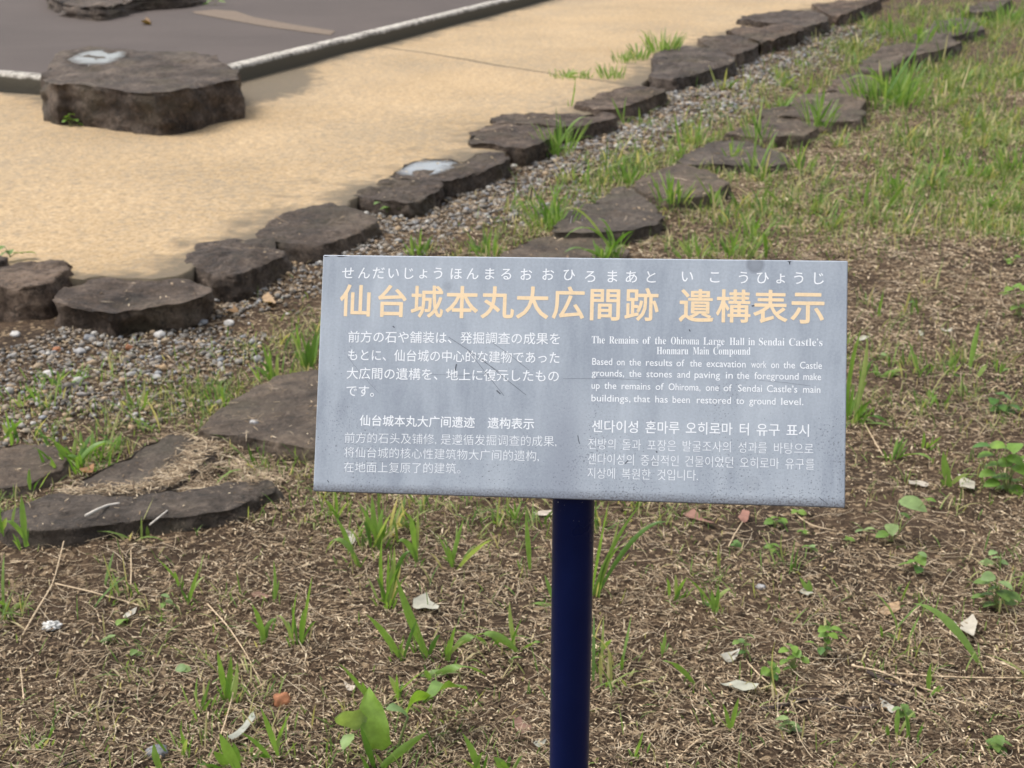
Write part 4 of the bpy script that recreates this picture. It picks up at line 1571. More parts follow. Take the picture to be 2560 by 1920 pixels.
def tuft(label, k, base, tips, extra=6, h=.06, mat=None, spread=.02, wmm=5.0, name='grass_tuft', cat='grass tuft', group='grass tufts', bz=None):
    wide = {1: 1.6, 2: 1.7, 3: 1.7, 4: 1.6}.get(k, WIDE)
    if k in (2, 3) and bz is None: extra, h = extra * 2, h * 1.25
    """base and tips in crop px; a tip is (x, y), (x, y, arch) or (x, y, arch, width in mm)"""
    NT[0] += 1
    sd = NT[0] * 101
    r = random.Random(sd)
    X, Y = px(k, *base)
    if bz is not None: B0 = g(X, Y, bz)
    else:
        B0 = gp(X, Y)
        zz = surf(B0.x, B0.y)
        if zz > B0.z + .012: B0 = g(X, Y, zz)
    view = Vector((B0.x, B0.y, 0)).normalized()
    V, F = [], []

    def put(B, T, arch, w, side):
        v, f = bezier_blade(B, T, arch, w, r.random(), side=side)
        o = len(V)
        V.extend(v)
        F.extend(tuple(i + o for i in q) for q in f)

    for i, tp in enumerate(tips):
        arch = tp[2] if len(tp) > 2 else r.uniform(.04, .16)
        w = (tp[3] if len(tp) > 3 else wmm * r.uniform(.75, 1.25)) / 1000 * wide
        B = B0 + Vector((r.uniform(-1, 1), r.uniform(-1, 1), 0)) * spread * .5
        B.z = B0.z - .004
        d = ray(*px(k, tp[0], tp[1]))
        c = Vector((0, 0, CAM_H))
        dep = r.uniform(-.25, .25) * .06
        t = (B + view * dep - c).dot(view) / d.dot(view)
        T = c + d * t
        T.z = max(T.z, B0.z + .004)
        put(B, T, arch, w, r.uniform(-.05, .05))
    for i in range(extra):
        a = r.random() * 6.283
        rad = spread * math.sqrt(r.random()) * 1.3
        B = B0 + Vector((math.cos(a) * rad, math.sin(a) * rad, -.004))
        hh_ = h * r.uniform(.4, 1.1)
        ln_ = r.uniform(.2, .8) * hh_
        T = B + Vector((math.cos(a) * ln_, math.sin(a) * ln_, hh_))
        put(B, T, r.uniform(.02, .2), wmm / 1000 * r.uniform(.5, .95), 0)
    o = mesh_np(name, np.array([tuple(v) for v in V]), np.array(F), mat or M_TUFT)
    centre(o, (B0.x, B0.y, B0.z))
    return tag(o, label, cat, group)


# around the far stones and up the slope
tuft('single tall upright blade behind the angular edging stone', 2, (1530, 705), [(1568, 482, .02, 9), (1522, 600, .02, 5)], 2, .06)
tuft('leafy tuft leaning out in front of the angular edging stone', 2, (1470, 960), [(1470, 700), (1655, 725, .3), (1385, 790), (1560, 840), (1690, 850, .3), (1330, 930, .2), (1440, 780), (1520, 905, .3), (1345, 890), (1420, 830), (1360, 770, .1, 5), (1500, 740, .05, 5), (1590, 780, .2, 5), (1450, 650, .03, 5)], 16, .15, wmm=6.5, spread=.07)
tuft('tall tuft standing in the gravel above the dark angular stone', 2, (1420, 1410), [(1500, 1105), (1440, 1140), (1350, 1170), (1380, 1240), (1310, 1180), (1460, 1200), (1535, 1290, .2), (1290, 1260), (1410, 1290), (1360, 1330), (1340, 1360), (1470, 1060, .03, 5), (1400, 1080, .05, 5), (1290, 1130, .15, 5), (1540, 1170, .15, 5)], 20, .14, wmm=6.5, spread=.08)
tuft('lone tall blade in the gravel beside the leaning tuft', 2, (1665, 1190), [(1655, 955, .03, 10), (1690, 1150)], 3, .05)
tuft('short dense tuft at the far end of the dark angular stone', 2, (1880, 1135), [(1790, 1020), (1840, 1000), (1890, 985), (1930, 1010), (1985, 1130, .3), (1800, 1090), (1860, 930), (1955, 1050, .2)], 14, .08, wmm=8, spread=.06)
tuft('tuft touching the sign\'s top edge left of its middle', 2, (600, 1565), [(625, 1400), (560, 1440), (530, 1520), (650, 1490), (580, 1490)], 6, .06, wmm=7, spread=.03)
tuft('bushy tuft at the sign\'s top edge by the flat stone', 2, (1040, 1570), [(1060, 1405), (1080, 1450), (990, 1480), (940, 1500), (1100, 1500), (1020, 1440), (910, 1545, .3)], 9, .07, wmm=8, spread=.05)
tuft('two thin blades leaning on a flat-topped edging stone', 2, (1865, 770), [(1790, 600), (1885, 590), (1855, 690)], 2, .06, wmm=7)
tuft('low bright grass mat rooted in the paving joint', 2, (1550, 475), [(1480, 455), (1520, 440), (1590, 430), (1640, 450), (1460, 470), (1560, 425)], 60, .055, wmm=9, spread=.12, bz=Z_PAVE)
tuft('small tuft in the paving right of the low grass mat', 2, (1785, 485), [(1740, 410), (1790, 400), (1830, 385), (1815, 440)], 34, .10, wmm=9, spread=.07, bz=Z_PAVE)
tuft('grass clump climbing along a paving crack', 2, (1870, 385), [(1860, 330), (1900, 340), (1890, 350)], 30, .10, wmm=9, spread=.07, bz=Z_PAVE)
tuft('tiny tuft between two clumps on the paving edge', 2, (1965, 365), [(1975, 315), (1985, 340)], 30, .12, wmm=11, spread=.06, bz=Z_PAVE)
tuft('bright clump on the paving edge behind the broad edging stone', 2, (2110, 320), [(2090, 265), (2120, 250), (2150, 270), (2160, 300)], 70, .17, wmm=11, spread=.11, bz=Z_PAVE)
tuft('arching seedling blades in front of the dark angular stone', 2, (1820, 1580), [(1500, 1465, .45), (1700, 1360, .4), (1475, 1300, .35), (1735, 1400, .3), (1930, 1420), (1790, 1510)], 6, .07, wmm=6, spread=.03)
tuft('leafy weed-like tuft at the sign\'s top edge by its middle', 2, (1740, 1590), [(1690, 1500), (1790, 1480), (1880, 1505), (1930, 1420, .2), (1620, 1540, .3), (1500, 1555, .3)], 8, .06, wmm=11, spread=.03)
tuft('tall grass right of the dark angular stone', 2, (2165, 1240), [(2130, 1120), (2175, 1090), (2205, 1110), (2150, 1160), (2240, 1130), (2075, 1275, .3)], 9, .10, wmm=9, spread=.06)
tuft('biggest bushy tuft on the slope, in front of the brown flat stone', 3, (1375, 645), [(1290, 520), (1250, 430), (1330, 390), (1400, 370), (1440, 400), (1480, 330), (1560, 200), (1600, 240), (1530, 420), (1500, 480), (1200, 420, .3), (1080, 520, .35), (1650, 500, .3), (1420, 470), (1340, 470), (1310, 590), (1460, 560), (1560, 610, .2)], 60, .19, wmm=12, spread=.20)
tuft('pale tuft with long blades covering the pair-shaped stone', 3, (955, 770), [(940, 510), (985, 530), (1000, 640), (860, 730, .3), (900, 640), (1040, 600), (870, 610, .2), (1020, 730), (960, 580)], 12, .13, wmm=9, spread=.07)
tuft('loose tuft at the near end of the pair-shaped stone', 3, (740, 700), [(835, 545), (780, 590), (705, 680), (730, 610), (810, 610)], 9, .11, wmm=8, spread=.07)
tuft('thin sprig behind the grey flat stone', 3, (575, 850), [(590, 720), (545, 650), (610, 590), (530, 700)], 7, .10, wmm=8, spread=.05)
tuft('tall thin blades in front of the thin flat stone', 3, (560, 1085), [(580, 760), (700, 810, .2), (515, 960), (630, 960), (490, 920, .3)], 8, .09, wmm=8, spread=.05)
tuft('drooping pale blades beside the thin flat stone', 3, (420, 965), [(425, 840, .2), (490, 930, .4), (400, 870)], 5, .08, wmm=7, spread=.03)
tuft('broad upright blade in the gravel behind the drooping blades', 3, (105, 990), [(60, 690, .02, 13), (130, 900)], 3, .07, wmm=8)
tuft('tuft beside the broad upright blade in the gravel', 3, (210, 890), [(180, 760), (240, 680), (160, 720), (230, 790), (300, 850, .2)], 12, .10, wmm=8, spread=.08)
tuft('tuft in the dry grass right of the pair-shaped stone', 3, (835, 1050), [(800, 900), (850, 860), (900, 850), (870, 940), (780, 960)], 8, .09, wmm=8, spread=.05)
tuft('dark clump on the bare slope above the sign\'s right half', 3, (1470, 1185), [(1440, 1040), (1400, 1090), (1490, 1080), (1530, 1130), (1420, 1120)], 14, .08, wmm=9, spread=.08)
tuft('upright tuft with one slanting dark blade near the right edge', 3, (1730, 1010), [(1700, 880), (1720, 900), (1855, 1030, .4, 9), (1760, 890), (1690, 960)], 9, .10, wmm=10, spread=.06)
tuft('dense tuft just right of the slanting dark blade', 3, (1890, 1100), [(1870, 970), (1920, 990), (1960, 1060, .3), (1840, 1050), (1900, 920)], 12, .09, wmm=9, spread=.07)
tuft('sparse tuft low on the slope near the right edge', 3, (1990, 1290), [(2000, 1170), (2070, 1150), (1940, 1210), (1850, 1240, .3), (2080, 1230, .3)], 9, .07, wmm=8, spread=.06)
tuft('tuft cut off by the right edge on the upper slope', 3, (2150, 1060), [(2140, 900), (2180, 930), (2200, 990), (2110, 960), (2230, 880)], 14, .12, wmm=9, spread=.08)
tuft('slim tuft at the gravel edge near the top', 3, (1400, 225), [(1370, 60), (1340, 140), (1430, 170), (1395, 110)], 10, .14, wmm=10, spread=.08)
tuft('tall tuft in front of the far flat stone', 3, (1570, 260), [(1615, 60), (1560, 130), (1640, 180), (1530, 180)], 14, .15, wmm=11, spread=.10)
tuft('lush tuft before the farthest flat stone', 3, (1800, 210), [(1820, 50), (1770, 110), (1860, 120), (1740, 160)], 20, .15, wmm=11, spread=.12)
tuft('lush tuft in the top right corner', 3, (2100, 150), [(2060, 0), (2110, 20), (2160, 10), (2140, 90), (2190, 60)], 24, .16, wmm=11, spread=.14)
tuft('tuft at the sign\'s top edge right of the flat stone', 3, (430, 1580), [(480, 1370), (420, 1430), (380, 1490), (340, 1470), (460, 1500)], 12, .07, wmm=7, spread=.06)
tuft('low tuft at the sign\'s top edge just left of its neighbour', 3, (180, 1590), [(190, 1430), (140, 1480), (80, 1460), (210, 1510)], 10, .06, wmm=7, spread=.05)
tuft('curled tuft above the sign between bare patches', 3, (570, 1450), [(560, 1310), (620, 1350), (540, 1380), (770, 1390, .3), (600, 1330)], 9, .07, wmm=8, spread=.05)
tuft('slim tuft in front of the rounded flat stone', 3, (60, 1240), [(20, 1090), (90, 1095), (45, 1140), (-10, 1290, .3)], 6, .08, wmm=8, spread=.04)
tuft('blades leaning over the rounded flat stone', 3, (310, 1250), [(270, 1130, .25), (360, 1140), (330, 1170)], 4, .06, wmm=7, spread=.03)
tuft('tuft with a slanting white-green blade on the open slope', 3, (1200, 1280), [(1080, 1210, .1, 10), (1260, 1100), (1170, 1150)], 6, .05, wmm=7, spread=.04)
tuft('slanting blade lying over the slope below the brown patch', 3, (740, 1270), [(600, 1150, .1, 9), (760, 1380)], 3, .04)
# left side
tuft('tall tuft leaning against the sign\'s left edge', 4, (1905, 785), [(1820, 505), (1845, 545), (1770, 560, .2), (1900, 610), (1860, 680), (1940, 560), (1800, 690)], 8, .09, wmm=9, spread=.04)
tuft('tuft at the back of the smooth brown flat stone', 4, (1665, 860), [(1610, 630), (1650, 650), (1700, 700), (1590, 740), (1560, 780, .2)], 10, .07, wmm=7, spread=.05)
tuft('short tuft at the near left rim of the smooth brown stone', 4, (1365, 1000), [(1340, 885), (1390, 940), (1320, 950), (1420, 960)], 8, .05, wmm=7, spread=.04)
tuft('wide low tuft in the gravel below the blocky stone', 4, (410, 890), [(350, 800), (400, 780), (460, 790), (510, 800), (570, 840, .2), (300, 850, .2), (440, 830), (520, 850)], 30, .05, wmm=6, spread=.10)
tuft('broad-bladed bright tuft between two flat stones on the left', 4, (520, 1370), [(250, 1200, .2, 11), (330, 1250, .2, 10), (460, 1220), (560, 1200), (690, 1240, .25), (420, 1300, .3), (720, 1260, .3), (600, 1280), (510, 1240), (640, 1330, .2), (380, 1340, .3)], 34, .07, wmm=9, spread=.09)
tuft('grey-green tuft at the gravel\'s edge near the left side', 4, (170, 990), [(150, 900), (200, 890), (120, 930), (240, 920)], 18, .05, wmm=6, spread=.08)
tuft('yellowing tuft cut off by the left edge above the flat stone', 4, (50, 1230), [(30, 1040), (160, 1110, .2), (10, 1130), (90, 1150), (70, 1090)], 12, .06, wmm=7, spread=.06)
tuft('single blade standing before the left flat stone', 4, (180, 1525), [(180, 1405, .02, 7)], 3, .04)
tuft('wide blade arching down over the slab at the left edge', 7, (150, 280), [(130, -10, .15, 11), (20, 160, .4, 8)], 5, .05)
tuft('blades rising at the left edge beside the largest slab', 7, (10, 200), [(10, 60), (-20, 20), (40, 120)], 6, .06, wmm=9)
# foreground left
tuft('thin pair of blades in the soil below the largest slab', 7, (1100, 540), [(955, 365, .03, 6), (1070, 450)], 2, .03, wmm=5, spread=.01)
tuft('reddish-footed tuft right of the thin pair of blades', 7, (1150, 650), [(1225, 420, .02, 7), (1190, 520), (1260, 480, .2), (1110, 560)], 3, .03, wmm=5, spread=.012)
tuft('single curved blade with a pale tip in the soil', 7, (1705, 640), [(1680, 380, -.02, 7), (1715, 500)], 1, .03, wmm=5)
tuft('spreading blue-green tuft beside the pink leaf scrap', 7, (1610, 880), [(1545, 650, .05, 9), (1700, 740, .25), (1590, 780), (1640, 760), (1500, 760, .3)], 5, .04, wmm=6, spread=.02)
tuft('upright tuft of narrow blades above the orange stone', 7, (1825, 905), [(1920, 480, .05, 6), (1830, 560), (1700, 730, .4), (1955, 760, .3), (1870, 680), (1790, 640)], 6, .05, wmm=5, spread=.02)
tuft('pale blade drooping beside the sign\'s lower left corner', 7, (2200, 420), [(2000, 340, .75, 11), (2060, 110, .1, 9)], 3, .04)
tuft('bright tuft below the sign\'s lower left corner', 7, (2090, 120), [(1990, 10), (2050, -60), (2150, 20), (2020, 60)], 5, .05, wmm=7, spread=.02)
tuft('wide-bladed upright tuft with a stray straw beside it', 7, (1405, 1255), [(1335, 935, .05, 10), (1420, 970, .02, 9), (1455, 1010, .02, 8), (1380, 1100), (1330, 1180, .2)], 5, .04, wmm=7, spread=.02)
tuft('loose olive tuft left of the wide-bladed upright one', 7, (1250, 1310), [(1215, 1100), (1290, 1110), (1190, 1180), (1260, 1200), (1300, 1230)], 8, .04, wmm=5, spread=.03)
tuft('yellow-green tuft near the dark pebble', 7, (1130, 1570), [(1110, 1420), (1060, 1460), (1150, 1480), (1200, 1440, .1)], 7, .04, wmm=5, spread=.025)
tuft('dark broad blades at the bottom edge left of the orange stone', 7, (1440, 1660), [(1350, 1445, .05, 15), (1310, 1560, .2, 14), (1520, 1600, .2, 12), (1230, 1640, .2, 14), (1430, 1500, .05, 10)], 3, .04, wmm=8, spread=.03)
tuft('forked tuft right below the orange stone', 7, (1690, 1590), [(1600, 1285, .05, 10), (1785, 1310, .08, 8), (1720, 1440), (1550, 1640, .2, 12), (1480, 1440, .05, 6)], 4, .04, wmm=6, spread=.02)
tuft('blue-green blade at the bottom edge by the dark pebble', 7, (970, 1665), [(945, 1510, .05, 12)], 2, .02)
tuft('flat spray of blades cut off by the left edge', 7, (60, 690), [(-30, 620, .1, 10), (215, 690, .15, 10), (130, 640, .1, 8), (0, 710, .1, 9)], 4, .03, wmm=6)
tuft('small yellow-green sprout in the lower left soil', 7, (240, 1510), [(290, 1470), (200, 1490), (260, 1460), (310, 1500)], 8, .025, wmm=6, spread=.03)
# foreground middle
tuft('broad bright tuft under the sign\'s lower left part', 8, (340, 300), [(320, -20, .02, 12), (390, 60, .05, 12), (440, 90, .12, 11), (270, 130, .05, 8), (290, 40, .03, 9), (410, 160, .1, 9), (230, 10, .04, 8)], 6, .05, wmm=8, spread=.025)
tuft('folded broad blade right of the bright tuft', 8, (572, 400), [(545, 95, .12, 14), (470, 270, .4, 11), (600, 60, .03, 6)], 2, .04, wmm=7)
tuft('many-bladed tuft behind the white leaf', 8, (415, 660), [(385, 230, .02, 7), (420, 330), (455, 290), (575, 335, .35, 8), (490, 420), (340, 480), (330, 610), (540, 470, .1), (445, 400), (500, 360)], 10, .06, wmm=6, spread=.02)
tuft('long wide blade leaning left across the white leaf', 8, (652, 970), [(470, 480, .02, 13), (500, 650, .02, 11), (600, 800), (740, 840, .2, 8)], 3, .04, wmm=6)
tuft('slanting blade crossing the soil left of the white leaf', 8, (495, 985), [(285, 715, .04, 11), (520, 860), (480, 900), (600, 740, .05, 6)], 5, .035, wmm=5)
tuft('tuft with a red-stemmed leaf bent to the right', 8, (815, 430), [(715, 215, .03, 9), (885, 130, .0, 9), (1080, 250, .12, 13), (760, 260), (740, 360, .2), (820, 640, -.2, 5), (780, 300, .2, 9)], 3, .05, wmm=6)
tuft('single upright blade left of the post', 8, (1300, 450), [(1262, 85, .02, 9)], 2, .03, wmm=5)
tuft('small branching sprig right under the sign', 8, (1185, 140), [(1240, 20), (1150, 40), (1210, 70), (1130, 70, .2), (1190, 10)], 7, .04, wmm=6, spread=.02)
tuft('tall many-leaved grass right behind the post', 8, (1690, 590), [(1990, 15, .05, 6), (1775, 20, .02, 8), (1840, 120, .04, 5), (2165, 155, .28, 8), (1860, 290, .25, 6), (1790, 340), (1760, 480), (1730, 400, .03, 6), (1905, 130, .1, 5)], 7, .06, wmm=4.5, spread=.02)
tuft('flat-topped grass with two long horizontal blades', 8, (1195, 930), [(935, 855, .28, 12), (1355, 885, .22, 12), (1165, 635, .02, 7), (1240, 740, .05, 6), (1060, 920, .5, 9)], 2, .04, wmm=6)
tuft('small tuft whose blade droops to the right of a seedling', 8, (770, 1010), [(835, 780, .03, 8), (790, 870, .05, 9), (900, 870, .15, 6)], 3, .04, wmm=7)
tuft('arching blade ending in a drooping tip', 8, (800, 930), [(1030, 1035, .45, 12)], 1, .03)
tuft('pale blade arching right over bare soil', 8, (690, 1110), [(1025, 1115, .28, 11), (640, 1060, .2, 8)], 2, .03)
tuft('thin tuft with a grey-green leaf above the big weed', 8, (465, 1240), [(650, 1060, .12, 10), (470, 1080), (420, 1090, .1, 9), (510, 1130)], 3, .04, wmm=6)
tuft('dark blade slanting above the big lobed leaves', 8, (300, 1260), [(115, 1015, .06, 15), (260, 1130, .04, 8)], 1, .03)
tuft('long blade sweeping down past the curled weed leaf', 8, (640, 1080), [(885, 1670, .10, 13)], 1, .03)
tuft('blades at the bottom edge below the curled leaf', 8, (960, 1680), [(875, 1445, .03, 10), (1000, 1560), (860, 1600, .1)], 4, .05, wmm=7)
tuft('blade leaning right out of the weed at the bottom edge', 8, (370, 1660), [(660, 1440, .08, 12), (430, 1590), (330, 1560), (250, 1400, .03, 9)], 4, .05, wmm=8)
tuft('short dark blades at the bottom edge left of the post', 8, (1140, 1700), [(1065, 1590, .05, 13), (1110, 1620)], 4, .03, wmm=8)
tuft('young shoot standing in the chips right of the post', 8, (2095, 970), [(2125, 815, .02, 7), (2090, 880)], 2, .02, wmm=5)
tuft('small tuft right of the post at the bottom edge', 8, (1930, 1590), [(1985, 1430, .03, 7), (1890, 1540), (1950, 1520)], 5, .03, wmm=5)
tuft('short blades poking out left behind the post', 8, (1430, 660), [(1290, 695, .15, 9), (1380, 470, .1, 7), (1400, 640)], 2, .03, wmm=6)
tuft('curled blade low beside the post\'s right side', 8, (1690, 945), [(1800, 870, .2, 9), (1740, 900)], 2, .03, wmm=6)
# foreground right
tuft('arching blade beside the crumpled grey leaf', 9, (215, 1150), [(-10, 1000, .22, 13)], 1, .03)
tuft('largest arching blade bending over the white leaf scraps', 9, (1965, 1030), [(1530, 648, .20, 15)], 1, .03)
tuft('short leafy tuft below the sign\'s right half', 9, (300, 690), [(125, 480, .12, 11), (290, 560), (410, 560, .2), (220, 660, .2), (330, 530)], 6, .035, wmm=7, spread=.02)
tuft('tiny bright tuft under the sign left of the leafy one', 9, (60, 620), [(15, 490), (140, 490, .15, 9), (70, 470), (100, 560)], 5, .03, wmm=6)
tuft('slim bright shoot among long straws', 9, (1630, 1205), [(1642, 1010, .02, 8), (1700, 1150, .1)], 2, .03, wmm=5)
tuft('thin tuft above the pale weed at the bottom', 9, (400, 1420), [(460, 1225, .03, 7), (360, 1260, .03, 6), (320, 1340, .1, 6)], 3, .03, wmm=5)
tuft('two short blades, one brown, near a pale leaf', 9, (890, 610), [(830, 480, .03, 9), (890, 500, .03, 11)], 1, .02)
tuft('low straw-coloured sprouts at the bottom right', 9, (1460, 1460), [(1490, 1330), (1440, 1290), (1550, 1310, .15), (1470, 1280)], 7, .035, wmm=6, spread=.025)
tuft('tall tuft hugging the sign\'s right edge', 10, (575, 1140), [(655, 560, .03, 10), (600, 700), (690, 620, .1), (740, 770, .25), (640, 800), (720, 1030), (690, 900), (600, 960)], 16, .09, wmm=9, spread=.05)
tuft('long blades trailing down from the sign\'s right edge', 10, (590, 1170), [(840, 1340, .12, 11), (700, 1050), (740, 1220, .2), (830, 1190, .3)], 7, .05, wmm=9, spread=.03)
tuft('grass with a long blade arched to the right over litter', 10, (855, 1410), [(1110, 1490, .28, 10), (890, 1265, .02, 10), (740, 1420, .1), (930, 1260)], 5, .05, wmm=8)
tuft('broad pale blade beside the white leaf on the right', 10, (1225, 1580), [(1180, 1360, .02, 16), (1160, 1540, .1, 9), (1350, 1505, .15, 9)], 2, .04)
tuft('wide upright blade alone on the right slope', 10, (1370, 830), [(1412, 520, .02, 14)], 2, .04)
tuft('slim yellow-green blade close to the sign\'s right edge', 10, (765, 500), [(795, 345, .02, 9), (770, 430)], 3, .03, wmm=6)
tuft('sagging low tuft midway down the right slope', 10, (1260, 860), [(1250, 740), (1210, 840, .2), (1300, 800), (1230, 880)], 10, .05, wmm=8, spread=.05)
tuft('flat bright blades beside the sign near the English text', 10, (790, 880), [(690, 880, .3, 11), (880, 850, .2, 11), (950, 840, .2), (820, 950), (930, 910, .2, 10)], 6, .04, wmm=8)
tuft('small dark tuft in the right slope\'s litter', 10, (1110, 1060), [(1090, 970), (1140, 990), (1060, 1020, .2)], 9, .05, wmm=8, spread=.04)
tuft('thin blade pair between the right edge and the wide blade', 10, (1535, 850), [(1530, 760), (1620, 830, .2), (1550, 800)], 4, .05, wmm=7)
tuft('sparse seed-like tuft above the sagging low one', 10, (985, 860), [(950, 640), (1000, 730), (970, 720)], 8, .06, wmm=6, spread=.04)
tuft('small tuft beside the dark hole in the right litter', 10, (1060, 1340), [(1055, 1230, .02, 8), (1170, 1260, .02, 8), (1080, 1300)], 5, .04, wmm=7)


# ------------------------------------------------------------------ broad-leaved weeds
M_LEAF = mat_leaf('weed_leaf', (.13, .22, .055), .35)
M_LEAFY = mat_leaf('young_leaf', (.165, .285, .055), .4)
M_LEAFPALE = mat_leaf('pale_leaf', (.20, .29, .115), .3)
M_LEAFD = mat_leaf('dark_leaf', (.085, .18, .04), .3)
M_STEM = mat_leaf('weed_stem', (.22, .27, .10), .15)


def leaf_mesh(name, B, T, width, mat, parent=None, arch=.2, fold=.25, lobe=0.0, roll=0.0, nu=12, nv=7, wavy=.0, seed=0, base_w=.35, origin=None):
    """a leaf from its stalk end B to its tip T"""
    r = random.Random(seed)
    L_ = (T - B).length
    ax = (T - B).normalized()
    up = Vector((0, 0, 1))
    W = ax.cross(up)
    W = W.normalized() if W.length > .1 else Vector((1, 0, 0))
    W = Matrix.Rotation(roll, 3, ax) @ W
    N_ = W.cross(ax)
    if N_.z < 0: N_ = -N_
    V, F = [], []
    for i in range(nu + 1):
        t = i / nu
        c = B.lerp(T, t) + N_ * (arch * L_ * 4 * t * (1 - t))
        if t < .4: w = base_w + (1 - base_w) * math.sin(t / .4 * math.pi / 2)
        else: w = max(.02, math.cos((t - .4) / .6 * math.pi / 2) ** .75)
        if i == 0: w = .12
        w *= 1 + lobe * math.sin(t * 17 + seed)
        for j in range(nv):
            s_ = j / (nv - 1) * 2 - 1
            x_ = s_ * w * width * .5
            z_ = abs(s_) * fold * w * width * .5 + wavy * width * math.sin(t * 11 + s_ * 3 + seed) * abs(s_)
            p = c + W * x_ + N_ * z_
            V.append(p)
    for i in range(nu):
        for j in range(nv - 1):
            a = i * nv + j
            F.append((a, a + 1, a + nv + 1, a + nv))
    o0 = origin or Vector((0, 0, 0))
    o = mesh_np(name, np.array([tuple(v - o0) for v in V]), np.array(F), mat, parent)
    return o


def stem_mesh(name, pts, r0, r1, mat, parent=None, origin=None, rough_=0.0, seed=0, m=7):
    rr = random.Random(seed)
    o0 = origin or Vector((0, 0, 0))
    P = []
    for a, b_ in zip(pts, pts[1:]):
        k = 5
        P += [a.lerp(b_, i / k) for i in range(k)]
    P.append(pts[-1])
    # soften corners
    for _ in range(2):
        P = [P[0]] + [(P[i - 1] + P[i] * 2 + P[i + 1]) / 4 for i in range(1, len(P) - 1)] + [P[-1]]
    V, F = [], []
    for i, p in enumerate(P):
        d = (P[min(i + 1, len(P) - 1)] - P[max(i - 1, 0)]).normalized()
        a = d.cross(Vector((0, 0, 1)))
        a = a.normalized() if a.length > .05 else Vector((1, 0, 0))
        b_ = d.cross(a)
        r_ = (r0 + (r1 - r0) * i / (len(P) - 1)) * (1 + rr.uniform(-1, 1) * rough_)
        for j in range(m):
            q = p + a * (math.cos(j * 2 * math.pi / m) * r_) + b_ * (math.sin(j * 2 * math.pi / m) * r_) - o0
            V.append(tuple(q))
        if i:
            F += [((i - 1) * m + j, (i - 1) * m + (j + 1) % m, i * m + (j + 1) % m, i * m + j) for j in range(m)]
    caps = np.array([list(range(m))[::-1], list(range((len(P) - 1) * m, len(P) * m))])
    return mesh_np(name, np.array(V), [np.array(F), caps], mat, parent)


def at_depth(k, x, y, ref, d=0.0):
    """point on the vertical plane through ref (facing the camera), d metres nearer (-) or farther"""
    view = Vector((ref.x, ref.y, 0)).normalized()
    c = Vector((0, 0, CAM_H))
    r_ = ray(*px(k, x, y))
    return c + r_ * ((ref + view * d - c).dot(view) / r_.dot(view))


def big_weed():
    B = gp(*px(8, 360, 1560))
    w = empty('broadleaf_weed', B, 'broad-leaved weed with a dark shaded hollow under its curled leaf, left of the post', 'weed', 'broad-leaved weeds')
    q = lambda x, y, d=0: at_depth(8, x, y, B, d)
    # two big leaves on the left: a round one facing the camera and a tall one
    leaf_mesh('leaf', q(270, 1400, .01), q(95, 1350, -.02), .042, M_LEAFPALE, w, .10, .12, .06, 1.15, seed=1, origin=B, wavy=.05, base_w=.7)
    leaf_mesh('leaf', q(385, 1550, -.01), q(300, 1160, .04), .052, M_LEAFY, w, .08, .2, .05, -.7, seed=2, origin=B, wavy=.06, base_w=.75)
    leaf_mesh('leaf', q(205, 1450, -.03), q(140, 1550, -.05), .030, M_LEAFPALE, w, .1, .15, .08, .3, seed=3, origin=B)
    # the stalk and the leaf folded over to the right
    J = q(542, 1345, -.01)
    stem_mesh('stem', [q(470, 1560, -.01) - Vector((0, 0, .01)), q(500, 1460, -.01), J], .0028, .0022, M_STEM, w, B)
    leaf_mesh('leaf', J, q(405, 1295, -.02), .042, M_LEAFPALE, w, .12, .12, .03, .1, seed=4, origin=B, wavy=.03)
    leaf_mesh('leaf', q(535, 1330, 0), q(700, 1235, .03), .052, M_LEAFY, w, .22, .3, .03, -1.0, seed=5, origin=B, base_w=.6)
    leaf_mesh('leaf', q(640, 1260, .03), q(905, 1175, .06), .066, M_LEAF, w, .16, .3, .07, -.5, seed=6, origin=B, wavy=.08, base_w=.5)


big_weed()


def weed(label, k, base, leaves, size, mat, stem_h=.02, name='broadleaf_weed', group='broad-leaved weeds', cat='weed', bz=None):
    """leaves: tip px; each leaf is as long as size (m) and hangs off its own stalk"""
    X, Y = px(k, *base)
    B = g(X, Y, bz) if bz is not None else gp(X, Y)
    w = empty(name, B, label, cat, group)
    r = random.Random(hash(label) % 9999 if False else sum(map(ord, label)))
    for i, lf in enumerate(leaves):
        m_ = lf[2] if len(lf) > 2 and lf[2] else mat
        sz_ = size * (lf[3] if len(lf) > 3 else 1) * r.uniform(.85, 1.15)
        C_ = at_depth(k, lf[0], lf[1], B, r.uniform(-.3, .3) * size * 1.5)
        if C_.z < B.z + .004: C_.z = B.z + .004
        dirv = Vector((C_.x - B.x, C_.y - B.y, 0))
        if dirv.length < .004: dirv = Vector((r.uniform(-1, 1), r.uniform(-1, 1), 0))
        dirv = (dirv.normalized() + Vector((r.uniform(-.5, .5), r.uniform(-.5, .5) - .3, 0))).normalized()
        a = C_ - dirv * sz_ * .5 + Vector((0, 0, sz_ * .1))
        b_ = C_ + dirv * sz_ * .5 - Vector((0, 0, sz_ * .12))
        leaf_mesh('leaf', a, b_, sz_ * r.uniform(.7, .9), m_, w, .08, .18, .02, r.uniform(-.4, .4), 8, 5, seed=i, origin=B, base_w=.5)
        stem_mesh('stem', [B + Vector((0, 0, -.004)), B.lerp(a, .5) + Vector((0, 0, .006)), a], .0011, .0008, M_STEM, w, B, m=5)
    return w


